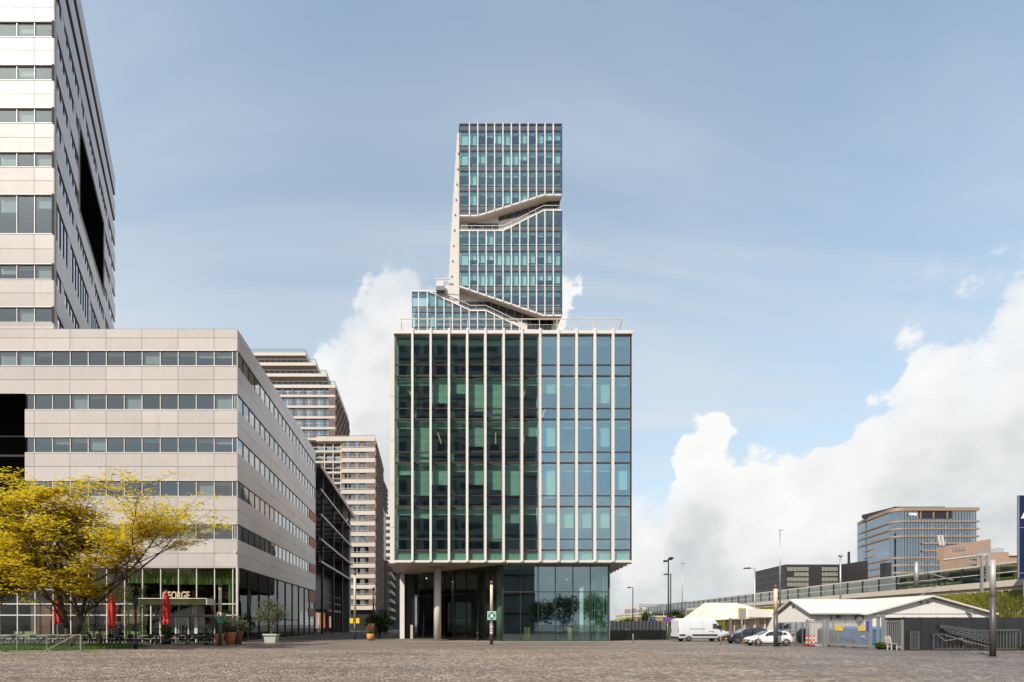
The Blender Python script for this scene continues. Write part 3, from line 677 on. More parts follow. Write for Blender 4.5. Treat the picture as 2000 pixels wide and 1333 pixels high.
    def seg(top, bot, cols, lines, dense):
        for i, (x0, x1) in enumerate(zip(cols, cols[1:])):
            ta, tb, ba, bb = interp(top, x0), interp(top, x1), interp(bot, x0), interp(bot, x1)
            def cut(a, b, g=.35):
                pl = [(x0 + g, a), (x1 - g, a), (x1 - g, b), (x0 + g, b)]
                s = (tb - ta) / (x1 - x0); pl = clip(pl, -s, 1, ta - s * x0)
                s = (bb - ba) / (x1 - x0); return clip(pl, s, -1, -(ba - s * x0))
            for j, (a, b) in enumerate(zip(lines, lines[1:])):
                pl = cut(a + .35, b - .35)
                if len(pl) < 3: continue
                sp = b - a < 16
                q = [pp(*p) for p in pl]
                if max(p[1] for p in q) - min(p[1] for p in q) < .15: continue
                MB().slab(q, YT, YT + .05).build('spandrel_pane' if sp else 'window_pane', M['gl_sp'] if sp else M['gl_tow'], rt)
                if not sp:
                    h = r.choice([.2, .25, .3]) if r.random() > dense(j) else r.choice([.5, .7, 1, 1])
                    pl = cut(a + .8, a + (b - a) * h, 1.8)
                    if len(pl) > 2 and pl[0] != pl[1]: MB().slab([pp(*p) for p in pl], YT + .5, YT + .54).build('blind', M['blind'], rt)
        for x0 in cols[1:-1]:
            a, b = interp(top, x0), interp(bot, x0); x, z1 = pp(x0, a - 1); _, z0 = pp(x0, b + 1.5)
            box('fin', rt, M['white'], x - .1, x + .1, YT - .34, YT - .02, z0, z1)
        for x0 in (cols[0], cols[-1]):
            a, b = interp(top, x0), interp(bot, x0); x, z1 = pp(x0, a); _, z0 = pp(x0, b); box('corner_frame', rt, M['bronze'], x - .06, x + .06, YT - .1, YT + .1, z0, z1)
        for ln in lines[1:-1]:
            xs = [x for x in np.arange(cols[0], cols[-1], 1.0) if interp(top, x) < ln - .5 < interp(bot, x) - 1]
            if len(xs) > 4:
                (a, z), (b, _) = pp(xs[0], ln), pp(xs[-1], ln); box('transom', rt, M['bronze'], a, b, YT - .06, YT + .1, z - .07, z + .07)
                if ln in slabl: box('floor_slab', rt, M['slab'], a + .2, b - .2, YT + .25, YT + 18, z - .1, z + .5)
    slabl = (285.5, 324.5, 364, 403, 480, 520, 560, 599, 601, 641)
    top1 = [(897.7, 244), (1096.7, 244)]; bot1 = [(897.7, 422), (933, 422), (1062, 381.5), (1096.7, 381.5)]
    top2 = [(897.7, 452), (983, 452), (1062, 412.5), (1096.7, 412.5)]; bot2 = [(897.7, 560), (1062, 616.7), (1096.7, 616.7)]
    seg(top1, bot1, bays, [244, 256, 285.5, 295.2, 324.5, 334.5, 364, 373.5, 403, 412.5, 424], lambda j: .6 if j in (1, 3) else .08)
    seg(top2, bot2, bays, [410, 441.5, 451.5, 480, 491, 520, 530.5, 560, 569.5, 599, 608, 618], lambda j: .12 if j < 3 else (.75 if j in (4, 6) else .15))
    top3 = [(805, 570), (836, 570), (919, 608), (949, 608), (1029, 646.5), (1060, 647)]; bot3 = [(805, 651), (1060, 651)]
    seg(top3, bot3, [805, 817.5] + [834.4 + 16.36 * i for i in range(13)], [568, 600, 610.5, 640, 651], lambda j: .1)
    # interiors
    def core(pts, y0, y1, m, name): MB().slab([pp(*p) for p in pts], y0, y1).build(name, m, rt)
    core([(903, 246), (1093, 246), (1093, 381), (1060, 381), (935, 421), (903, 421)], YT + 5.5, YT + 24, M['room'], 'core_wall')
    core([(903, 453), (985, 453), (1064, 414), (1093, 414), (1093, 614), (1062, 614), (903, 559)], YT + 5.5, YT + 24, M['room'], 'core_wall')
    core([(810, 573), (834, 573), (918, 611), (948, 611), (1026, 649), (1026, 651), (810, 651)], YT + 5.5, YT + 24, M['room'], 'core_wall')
    core([(896.9, 242.6), (1097.6, 242.6), (1097.6, 245.2), (896.9, 245.2)], YT - .1, YT + 30, M['dark'], 'roof')
    core([(1096.9, 245), (1098.4, 245), (1098.4, 381), (1096.9, 381)], YT + .1, YT + 30, M['greyd'], 'side_wall'); core([(1096.9, 413), (1098.4, 413), (1098.4, 616), (1096.9, 616)], YT + .1, YT + 30, M['greyd'], 'side_wall')
    # sloping undersides and terrace copings
    def ribbon(pl, dy0, dy1, th, m, name, up=0.0):
        for (a, b) in zip(pl, pl[1:]):
            (xa, za), (xb, zb) = pp(*a), pp(*b)
            MB().hull([(xa, YT + dy0, za), (xb, YT + dy0, zb), (xb, YT + dy1, zb + up), (xa, YT + dy1, za + up)], [(xa, YT + dy0, za + th), (xb, YT + dy0, zb + th), (xb, YT + dy1, zb + th + up), (xa, YT + dy1, za + th + up)]).build(name, m, rt)
    ribbon([(x, y + .6) for x, y in bot1], .3, 9, .25, M['soffit'], 'terrace_soffit', .0); ribbon([(x, y + .6) for x, y in bot2], .3, 9, .25, M['soffit'], 'terrace_soffit', 0)
    ribbon([(x, y + 1.8) for x, y in bot1], -.15, .28, .32, M['white'], 'bottom_edge'); ribbon([(x, y + 1.8) for x, y in bot2], -.15, .28, .32, M['white'], 'bottom_edge')
    ribbon([(x, y + .6) for x, y in top2], -.15, 2.2, .3, M['white'], 'terrace_coping'); ribbon([(x, y + .6) for x, y in top3], -.15, 2.2, .3, M['white'], 'terrace_coping')
    # recessed storeys behind the terraces
    core([(900, 418), (935, 418), (1062, 376), (1096, 376), (1096, 420), (1062, 420), (984, 462), (900, 462)], YT + 1.75, YT + 24, M['whitep'], 'recess_wall')
    core([(836, 566), (880, 545), (897, 545), (1062, 612), (1094, 612), (1094, 655), (836, 655)], YT + 1.75, YT + 24, M['whitep'], 'recess_wall')
    def rg(pts): MB().slab([((p[0] - 832) * .11662, CAMH + (1221 - p[1]) * .11662) for p in pts], YT + 1.62, YT + 1.7).build('recess_pane', M['cdark'], rt)
    for i in range(5): rg([(914 + i * 12, 437), (925 + i * 12, 437), (925 + i * 12, 452), (914 + i * 12, 452)])
    for i in range(8): rg([(974 + i * 15, 424 - i * 4.6), (988 + i * 15, 420 - i * 4.6), (988 + i * 15, 428 - i * 3.0), (974 + i * 15, 432 - i * 3.4)])
    for i in range(13): rg([(884 + i * 15.2, 590 + max(0, i - 5) * 3.6), (898 + i * 15.2, 590 + max(0, i - 4.5) * 3.6), (898 + i * 15.2, 612 + i * 2), (884 + i * 15.2, 612 + i * 2)])
    for i in range(6): rg([(1030 + i * 8, 627), (1037 + i * 8, 627), (1037 + i * 8, 650), (1030 + i * 8, 650)])
    # white leaning wall on the street side of the slender part
    core([(893, 259.5), (897.2, 256), (897.2, 600), (840, 600), (840, 577), (862, 566), (876.5, 558)], YT + .25, YT + 26, M['whitep'], 'side_wall')
    for i in range(9): z = pp(0, 300 + i * 30)[1]; x = pp(901 - (40.5 + i * 30) * .0553 - 4, 0)[0]; MB().box(x, x + .25, YT + .05, YT + .24, z, z + .25).build('wall_anchor', M['greyd'], rt)
    # railings
    def rail(pl, h, y, name='railing'):
        mb = MB()
        pts = [(pp(*p)[0], y, pp(*p)[1]) for p in pl]
        for a, b in zip(pts, pts[1:]):
            up = Vector((0, 0, h)); a = Vector(a); b = Vector(b); mb.bar(a + up, b + up, .09)
            n = max(1, int((b - a).length / 1.9))
            for i in range(n + 1): q = a.lerp(b, i / n); mb.bar(q, q + up, .05)
            mb.bar(a + up * .5, b + up * .5, .03)
        mb.build(name, M['whitep'], rt)
    rail([(901, 452), (983, 452), (1062, 412.5), (1091, 412.5)], 1.35, YT + .15); rail([(838, 571), (919, 608), (949, 608), (1029, 646)], 1.35, YT + .15)
    mb = MB(); zt = 34.6; YR = 55; xs = [(p - 832) * .055 for p in (783.5, 807.6, 842, 879, 913, 949, 982, 1018, 1053.7, 1088, 1121.5, 1157, 1193, 1217)]
    for x in xs: mb.bar((x, YR, Z(648)), (x, YR, zt), .06)
    for z in (zt, zt - .6, zt - 1.2): mb.bar((xs[0], YR, z), (xs[-1], YR, z), .07 if z == zt else .025)
    for x, dx in ((xs[0], 0), (xs[-1], 2)):
        for z in (zt, zt - 1.2): mb.bar((x, YR, z), (x + dx, YR + 14, z), .08)
        for i in range(1, 7): mb.bar((x + dx * i / 6, YR + 14 * i / 6, Z(648)), (x + dx * i / 6, YR + 14 * i / 6, zt), .08)
    mb.build('roof_railing', M['beigerail'], rt)
M['beigerail'] = pbr('beige_rail', (.50, .43, .35), .5); M['cdark'] = pbr('dark_terrace_glass', (.03, .035, .038), .12, 0, .3, .5, spec=.6)
M['lamp_w'] = pbr('ceiling_light', (1, .86, .62), .5, 0, 0, 1, emit=1.2)
M['gl_tow'] = glass('tower_glass', (.76, .90, .885), .125, .012, gcol=(.62, .78, 1.0), wave=.2)
main_building()
def roof_crane():
    rt = thing('roof_crane', 'small white facade crane on the terrace left of the slender tower', 'crane', tuple(P(861, 572, 114.6)))
    Y = 114.6; a = P(861, 571, Y); MB().box(a.x - 1.0, a.x + .9, Y - .6, Y + .6, a.z + .1, a.z + 1.0).build('carriage', M['greyd'], rt)
    b = P(858, 566, Y); MB().box(b.x - .7, b.x + .9, Y - .5, Y + .5, b.z, b.z + 1.7).build('cabin', M['whitep'], rt)
    MB().bar(P(865, 566, Y), P(864, 546, Y), .22).build('mast', M['grey'], rt); MB().bar(P(850, 546, Y), P(881, 544.5, Y), .2).build('jib', M['whitep'], rt)
    MB().bar(P(845, 571.6, Y), P(898, 577, Y), .12).build('rail', M['greyd'], rt)
roof_crane()
# ------------------------------------------------------------------ buildings down the street
M['louvre'] = pbr('dark_louvre_metal', (.10, .085, .08), .45, .4, .15, .5)
M['copper'] = pbr('pinkish_metal_edge', (.30, .22, .20), .4, .5, .1, 1)
M['orange'] = pbr('orange_wall_panel', (.55, .17, .03), .6, 0, .1, 1, .1)
M['beige'] = pbr('pale_concrete_band', (.52, .455, .40), .75, 0, .08, .4, .03)
M['brown'] = pbr('brown_brick', (.15, .11, .09), .8, 0, .2, .5, .1)
M['brick'] = pbr('orange_brick', (.30, .20, .145), .8, 0, .18, .8, .05, bump=.2, bscale=4)
def louvre_building():
    rt = thing('louvred_building', 'dark office building with slanting metal sun louvres along the street', 'building', (-24, 110, 0))
    box('wall', rt, M['dark'], -29, -22.2, 87, 127, 0, 29)
    zs = [12.9, 16.8, 21.2, 25.6]
    for j, z in enumerate(zs):
        for i in range(10):
            y0 = 91 + i * 3.6
            box('window_pane', rt, M['gl_far'], -22.2, -22.14, y0 + .1, y0 + 3.5, z + .5, z + 3.2)
            if j < 2 and i in (4, 8, 9): box('orange_panel', rt, M['orange'], -22.12, -22.05, y0 + .2, y0 + 3.2, z + .4, z + 3.4)
        for i in range(9): box('louvre_blade', rt, M['louvre'], -22.0 + i * .38, -21.75 + i * .38, 91, 128, z - .05, z + .08)
        box('louvre_edge', rt, M['copper'], -18.62, -18.42, 90, 129, z - .18, z + .2)
        for i in range(8): box('louvre_bracket', rt, M['louvre'], -22.1, -18.65, 91 + i * 5 - .08, 91 + i * 5 + .08, z - .3, z - .07)
        for i in range(5): box('louvre_blade', rt, M['louvre'], -34, -22.0, 89.9 - .0, 90.05, z + .4 + i * .75, z + .75 + i * .75)
        box('louvre_edge', rt, M['copper'], -34, -22.1, 89.6, 89.85, z - .1, z + .12)
    box('roof', rt, M['louvre'], -29, -18.3, 88.5, 131, 29.0, 29.6); box('roof_edge', rt, M['copper'], -18.3, -18.1, 88.5, 131, 28.9, 29.7)
    for i in range(4): box('column', rt, M['dark'], -19.3, -18.9, 94 + i * 11, 94.4 + i * 11, 0, 29)
    box('end_wall', rt, M['greyd'], -22.1, -18.7, 125, 127.5, 0, 27)
    for i in range(6):
        box('shop_window', rt, M['gl_far'], -22.15, -22.08, 90 + i * 6.5, 95.8 + i * 6.5, .3, 4.2)
    tan = pbr('lit_shop_poster', (.62, .42, .24), .6, 0, .2, 1, emit=.45); orp = pbr('lit_orange_poster', (.62, .20, .07), .6, 0, .3, 2, emit=.4)
    for i, (y, h, m) in enumerate([(102.5, 3.2, tan), (106.5, 3.0, orp), (110, 3.2, orp), (117, 2.6, tan)]): box('poster', rt, m, -22.06, -22.0, y, y + 1.6, 1.1, 1.1 + h)
    box('awning', rt, M['greyd'], -22, -19.6, 102, 118, 4.5, 4.9); box('railing', rt, M['beige'], -19.65, -19.58, 100, 120, 6.2, 6.35); box('railing', rt, M['beige'], -19.65, -19.58, 100, 120, 7.7, 7.8)
louvre_building()

def residential():
    YF = 150.0; k = .15; X = lambda p: (p - 832) * k; Z = lambda p: CAMH + (1221 - p) * k
    rt = thing('stepped_apartment_tower', 'beige banded apartment tower with set back top floors far down the street', 'building', (X(690), 160, 0))
    xr, xh, xl = X(733), X(655), X(440); ye = 177
    # lower right part
    p0 = 20.6; n = 16
    box('wall', rt, M['room'], xl, xr - .5, YF + 2.4, ye, 0, Z(858)); box('roof_band', rt, M['beige'], X(617), xr, YF, ye, Z(862), Z(853))
    for i in range(n):
        y = 862 + i * p0            # top of a storey
        box('spandrel', rt, M['beige'], X(667), xr, YF, YF + 2.6, Z(y + p0), Z(y + p0 * .62)); box('spandrel', rt, M['beige'], xl, X(666.8), YF + .6, YF + 2.6, Z(y + p0), Z(y + p0 * .83))
        es = [667, 673, 685, 691, 703, 712, 721.5, 732]
        for j, (a, b) in enumerate(zip(es, es[1:])):
            if j in (1, 3, 5, 6) and rng.random() < .45: box('curtain', rt, M['blind'], X(a) + .15, X(a) + (X(b) - X(a)) * rng.choice([.35, .5, .9]), YF + .5, YF + .55, Z(y + p0 * .62) + .06, Z(y) - .1)
            if j in (1, 3, 5, 6): box('window_pane', rt, M['gl_res'], X(a) + .12, X(b) - .12, YF + .35, YF + .42, Z(y + p0 * .62) + .06, Z(y) - .1)
            else: box('pier', rt, M['greyd'] if i > 3 else pbr_pier, X(a), X(b), YF + .3, YF + .5, Z(y + p0 * .62), Z(y))
        if i < 13:
            box('window_frame', rt, M['whitep'], X(679) - .06, X(679) + .06, YF + .28, YF + .34, Z(y + p0 * .62), Z(y)); box('window_frame', rt, M['whitep'], X(697) - .06, X(697) + .06, YF + .28, YF + .34, Z(y + p0 * .62), Z(y))
        box('balcony_rail', rt, M['whitep'], X(667), xr - .1, YF + .1, YF + .17, Z(y + p0 * .52), Z(y + p0 * .49))
        if i < 7:
            for a, b in ((617, 632), (634, 649), (652, 664)):
                box('window_pane', rt, M['gl_far'], X(a), X(b), YF + 2.3, YF + 2.36, Z(y + p0 * .78), Z(y) - .1); box('window_frame', rt, M['beige'], X(b), X(b) + .25, YF + .7, YF + .9, Z(y + p0 * .83), Z(y))
            box('balcony_rail', rt, M['beige'], X(610), X(667), YF + .55, YF + .62, Z(y + p0 * .55), Z(y + p0 * .50))
    # taller left part
    box('wall', rt, M['room'], xl, xh - .5, YF + 1.0, ye, Z(860), Z(755))
    for i in range(5):
        y = 755 + i * 21; box('spandrel', rt, M['beige'], xl, xh, YF, YF + 2.2, Z(y + 21), Z(y + 16.5))
        for j in range(6):
            a = 651 - j * 20.5 - 15.5
            if rng.random() < .5: box('curtain', rt, M['blind'], X(a + rng.choice([0, 4, 8])), X(a + 15), YF + .62, YF + .66, Z(y + 16.5), Z(y) - .15)
            box('window_pane', rt, M['gl_res'], X(a), X(a + 15.5), YF + .5, YF + .56, Z(y + 16.5), Z(y) - .1); box('pier', rt, M['brown'], X(a - 5), X(a), YF + .3, YF + .6, Z(y + 16.5), Z(y))
            box('window_frame', rt, M['whitep'], X(a + 7.3), X(a + 8.2), YF + .42, YF + .49, Z(y + 16.5), Z(y)); box('window_frame', rt, M['whitep'], X(a), X(a + 15.5), YF + .4, YF + .48, Z(y + 9.4), Z(y + 8.8))
        box('pier', rt, M['brown'], X(651), xh, YF + .3, YF + .6, Z(y + 16.5), Z(y))
    tiers = [(655, 752, 0), (638, 730, 3), (617, 708.5, 5), (597, 689, 7)]
    for q, (px, y, dy) in enumerate(tiers):
        s = 1 + dy / YF; x1 = (px - 832) * (YF + dy) / 1000; z1 = CAMH + (1221 - y) * (YF + dy) / 1000
        box('terrace_slab', rt, M['beige'], xl, x1, YF + dy, ye - dy, z1 - .9, z1); box('terrace_underside', rt, M['brown'], xl, x1 - .2, YF + dy + .3, ye - dy, z1 - 1.25, z1 - .93)
        if q: box('terrace_glazing', rt, M['gl_far'], xl, x1 - 2.4, YF + dy + 2.2, ye - dy - 2, z1 - 3.2, z1 - 1.25)
        mb = MB(); zr = z1 + 1.15
        mb.bar((xl, YF + dy + .3, zr), (x1 - .3, YF + dy + .3, zr), .12).bar((x1 - .3, YF + dy + .3, zr), (x1 - .3, ye - dy, zr), .12)
        for i in range(12): mb.bar((x1 - .3 - i * 1.7, YF + dy + .3, z1), (x1 - .3 - i * 1.7, YF + dy + .3, zr), .08)
        mb.build('terrace_railing', M['greyd'], rt); box('terrace_glass', rt, M['gl_rail'], xl, x1 - .4, YF + dy + .35, YF + dy + .38, z1 + .02, zr - .1)
    # woven brick street side
    def weave(x, ztop, zbot, nm):
        fr = Frame(x, YF, RD(90)); mb = MB(); nr = int((ztop - zbot) / 1.55); nc = 14
        for i in range(nr):
            for j in range(nc):
                u = j * 27 / nc; z = zbot + i * 1.55; t = .0 if (i + j) % 2 else .95
                c = [fr.pt(u + t, -.22, z), fr.pt(u + t + .9, -.22, z)]
                mb.hull([fr.pt(u + t, -.25, z), fr.pt(u + t + .95, -.25, z), fr.pt(u + t + .95, .1, z), fr.pt(u + t, .1, z)], [fr.pt(u + t, -.25, z + 1.5), fr.pt(u + t + .95, -.25, z + 1.5), fr.pt(u + t + .95, .1, z + 1.5), fr.pt(u + t, .1, z + 1.5)])
        o = mb.build('brick_weave', M['wv'], rt); o['kind'] = 'stuff'
        box('street_wall', rt, M['brown'], x - 2, x - .02, YF + .1, ye, zbot, ztop)
    weave(xr, Z(853), Z(1190), 0); weave(xh, Z(752), Z(853), 1)
    mb = MB()
    mb.bar((X(617), YF + .4, Z(850)), (xr, YF + .4, Z(850)), .1)
    for i in range(18): mb.bar((X(617) + i * 1.0, YF + .4, Z(853)), (X(617) + i * 1.0, YF + .4, Z(850)), .06)
    mb.build('roof_railing', M['greyd'], rt)
    box('ground_floor', rt, M['dark'], xl, xr - .6, YF + 1, ye - 1, 0, Z(1185))
M['gl_res'] = glass('apartment_glass', (.70, .76, .76), .22, .02, gcol=(.8, .9, 1), wave=.2)
pbr_pier = pbr('brown_pier', (.20, .13, .09), .8); M['wv'] = pbr('mauve_brick', (.20, .13, .11), .8, 0, .15, .4, island=.25)
residential()

def far_blocks():
    Y = 215; x0, x1 = PXX(747, Y), PXX(790, Y); Z = lambda p: PZ(p, Y)
    rt = thing('white_striped_block', 'distant white office block with dark window stripes closing the street', 'building', ((x0 + x1) / 2, Y + 8, 0))
    box('wall', rt, M['room'], x0 + .3, x1, Y + .5, Y + 20, 0, Z(1003))
    for i in range(9):
        y = 1003 + i * 13; box('spandrel', rt, M['whitep'], x0, x1, Y, Y + 20.2, Z(y + 6.5), Z(y))
        for j in range(3): box('window_pane', rt, M['gl_far'], x0 + j * 3 + .1, x0 + j * 3 + 2.9, Y + .3, Y + .36, Z(y + 13), Z(y + 6.5))
    Y = 188; x0, x1 = PXX(727, Y), PXX(757.5, Y)
    rt = thing('brown_brick_block', 'brown brick block with sunlit balcony bands at the end of the street', 'building', ((x0 + x1) / 2, Y + 10, 0))
    zt = PZ(1095, Y); box('wall', rt, M['brown'], x0, x1, Y, Y + 90, 0, zt)
    for i in range(7):
        z = 2.5 + i * 3.3; box('balcony_band', rt, M['beige'], x1 + .003, x1 + 1.2, Y + 1, Y + 88, z + 1.2, z + 2.3)
        for j in range(16): box('window_pane', rt, M['gl_far'], x1 - .02, x1 + .04, Y + 2 + j * 5.2, Y + 5.6 + j * 5.2, z - .8, z + 1.1)
    Y = 185; rt = thing('dark_fin_tower', 'thin dark striped tower edge between the apartment tower and the glass tower', 'building', (PXX(750, Y), Y + 9, 0))
    x1 = PXX(748, Y); box('wall', rt, M['whitep'], x1 - 8, x1, Y, Y + 14, 0, PZ(942, Y))
    for i in range(6):
        MB().bar((x1 + .2, Y + .2, PZ(942 + i * 9, Y)), (x1 + .6, Y + 13.5, PZ(942 + i * 9, Y)), .5, .8).build('fin', M['brown'], rt)
far_blocks()

# tower behind the viewer, mirrored in the left glass bays
def mirror_tower():
    Y = -30; rt = thing('dark_gridded_tower', 'dark gridded tower mirrored in the left bays of the glass facade', 'building', (9, -40, 0))
    X0, X1, H = -12.0, 29.6, 90
    wl = pbr('weathered_grey_cladding', (.22, .21, .19), .7, 0, .3, .12); wn = pbr('pale_window_reveal', (.27, .27, .26), .6)
    box('wall', rt, wl, X0, X1, Y - 24, Y, 0, H)
    mb = MB(); mf = MB()
    for i in range(16):
        for j in range(12):
            x = X0 + 1.2 + j * 3.4; z = 6 + i * 5.2
            if x + 2.4 > X1: continue
            if x < 8: mf.box(x - .2, x + 2.4, Y, Y + .12, z - .2, z + 3.0); mb.box(x, x + 2.2, Y + .13, Y + .16, z, z + 2.8)
            elif x < 17: mb.box(x - .3, x + 2.9, Y + .02, Y + .06, z + .6, z + 2.0)
    a = mf.build('window_reveals', wn, rt); b = mb.build('window_panes', M['dark'], rt); a['kind'] = 'stuff'; b['kind'] = 'stuff'
    for i in range(17): box('floor_line', rt, M['dark'], X0, X1, Y + .003, Y + .25, 4.6 + i * 5.2, 4.95 + i * 5.2)
mirror_tower()

# ------------------------------------------------------------------ railway, embankment and buildings to the right
RX = lambda Y: 68.7 + .14 * Y       # foot of the platform screens
def viaduct():
    rt = thing('rail_viaduct', 'raised railway platform with glass wind screens running behind the white sheds', 'viaduct', (82, 100, 0))
    d = math.atan2(1, .14); L = 260; e = Frame(RX(40), 40, d).pt(L, 0, 0); fr = Frame(e.x, e.y, d + math.pi)
    def box(name, rt, m, u0, u1, v0, v1, z0, z1, f): return globals()['box'](name, rt, m, L - u1, L - u0, v0, v1, z0, z1, f)
    box('deck', rt, pbr('viaduct_concrete', (.42, .38, .33), .8, 0, .15, .5), 0, L, .2, 26, 5.0, 7.4, fr); box('deck_edge', rt, M['beige'], 0, L, -.35, .17, 6.9, 7.75, fr)
    box('retaining_wall', rt, M['beige'], 0, L, -.1, .15, 0, 6.88, fr)
    for i in range(52):
        u = 24 + i * 4.2
        if u > L - 5: break
        box('screen_pane', rt, M['gl_scr'], u + .1, u + 4.1, .4, .45, 7.8, 10.0, fr); box('screen_post', rt, M['dark'], u - .08, u + .08, .3, .6, 7.4, 10.2, fr)
    box('screen_rail', rt, M['whitep'], 20, L - 5, .25, .65, 10.02, 10.25, fr); box('screen_rail', rt, M['whitep'], 20, L - 5, .33, .55, 8.85, 8.95, fr)
    box('platform_building', rt, M['dark'], 40, L - 5, 9, 10, 7.4, 9.9, fr)
    for i in range(30): box('platform_window', rt, M['gl_far'], 42 + i * 7, 48 + i * 7, 8.9, 8.96, 7.8, 9.7, fr)
    box('platform_roof', rt, M['beige'], 36, L, 5, 16, 10.3, 10.55, fr)
    box('stair_tower', rt, M['dark'], 52.3, 53.7, .8, 1.7, 7.4, 12.9, fr)
    gm = pbr('lime_strip', (.36, .5, .08), .6, emit=.0); box('colour_strip', rt, gm, 12, 60, 3.0, 3.1, 8.2, 8.5, fr)
    bl = pbr('blue_sheet', (.05, .16, .45), .6); MB().hull([fr.pt(L - 34, .9, 7.42), fr.pt(L - 38, .9, 7.42), fr.pt(L - 38, 3, 7.42), fr.pt(L - 34, 3, 7.42)], [fr.pt(L - 34.6, 1.2, 8.3), fr.pt(L - 37, 1.2, 8.6), fr.pt(L - 37, 2.6, 8.6), fr.pt(L - 34.6, 2.6, 8.3)]).build('tarpaulin', bl, rt)
M['gl_scr'] = glass('screen_glass', (.50, .56, .46), .14, .02)
viaduct()
def bank():
    nx, ny = 26, 90; vs = []; fs = []
    for j in range(ny + 1):
        Y = 46 + j * 2.6
        for i in range(nx + 1):
            t = i / nx; toe = 52 + .10 * (Y - 46) if Y < 74 else 54.8 + .16 * (Y - 74); cr = RX(Y) - .5
            x = toe + (cr - toe) * t; s = t * t * (3 - 2 * t); z = -.05 + 5.75 * (.35 * t + .65 * s) + .35 * mnoise.noise((x * .35, Y * .35, 0)) * math.sin(math.pi * min(1, t * 1.05))
            vs.append((x, Y, z))
    for j in range(ny):
        for i in range(nx): a = j * (nx + 1) + i; fs.append((a, a + 1, a + nx + 2, a + nx + 1))
    me = bpy.data.meshes.new('embankment'); me.from_pydata(vs, [], fs); me.materials.append(pbr('bank_soil', (.17, .16, .04), .9, 0, .4, .4)); me.polygons.foreach_set('use_smooth', [True] * len(fs))
    o = bpy.data.objects.new('embankment', me); COL.objects.link(o); o['kind'] = 'structure'
    return np.array(vs).reshape(ny + 1, nx + 1, 3)
BANK = bank()
def blades(name, pts, nrm_h, w, m, parent=None, lean=.5, seed=1):
    "crossed tapering blades at many points, one mesh"
    r = np.random.RandomState(seed); n = len(pts); a = r.rand(n) * 6.283; h = nrm_h * (.5 + r.rand(n)); l = lean * h * r.rand(n); b = r.rand(n) * 6.283
    dx = np.cos(a) * w * (.6 + .8 * r.rand(n)); dy = np.sin(a) * w; tx = np.cos(b) * l; ty = np.sin(b) * l
    V = np.zeros((n, 4, 3)); V[:, 0] = pts + np.stack([-dx, -dy, 0 * dx], 1); V[:, 1] = pts + np.stack([dx, dy, 0 * dx], 1)
    V[:, 2] = pts + np.stack([tx + dx * .35, ty + dy * .35, h], 1); V[:, 3] = pts + np.stack([tx - dx * .35, ty - dy * .35, h], 1)
    me = quads(name, V, m); o = bpy.data.objects.new(name, me); COL.objects.link(o); o['kind'] = 'stuff'
    if parent: o.parent = parent
    return o
def quads(name, V, m):
    n = len(V); me = bpy.data.meshes.new(name); me.vertices.add(n * 4); me.vertices.foreach_set('co', V.astype(np.float32).ravel()); me.loops.add(n * 4); me.loops.foreach_set('vertex_index', np.arange(n * 4, dtype=np.int32))
    me.polygons.add(n); me.polygons.foreach_set('loop_start', (np.arange(n) * 4).astype(np.int32)); me.update(); me.materials.append(m); return me
M['bankgrass'] = leafmat('bank_grass', [(.10, .125, .015), (.17, .19, .022), (.24, .22, .032), (.28, .21, .055)], .3)
def bank_grass():
    r = np.random.RandomState(4); n = 52000; j = (r.rand(n) ** 1.6) * 78; i = r.rand(n) * 25; j0 = j.astype(int); i0 = i.astype(int); fj = (j - j0)[:, None]; fi = (i - i0)[:, None]
    B = BANK; p = (B[j0, i0] * (1 - fi) + B[j0, i0 + 1] * fi) * (1 - fj) + (B[j0 + 1, i0] * (1 - fi) + B[j0 + 1, i0 + 1] * fi) * fj
    tag(blades('bank_grass', p, .5, .10, M['bankgrass'], None, .7, 4), 'rough yellow green grass covering the railway bank', 'grass')
bank_grass()

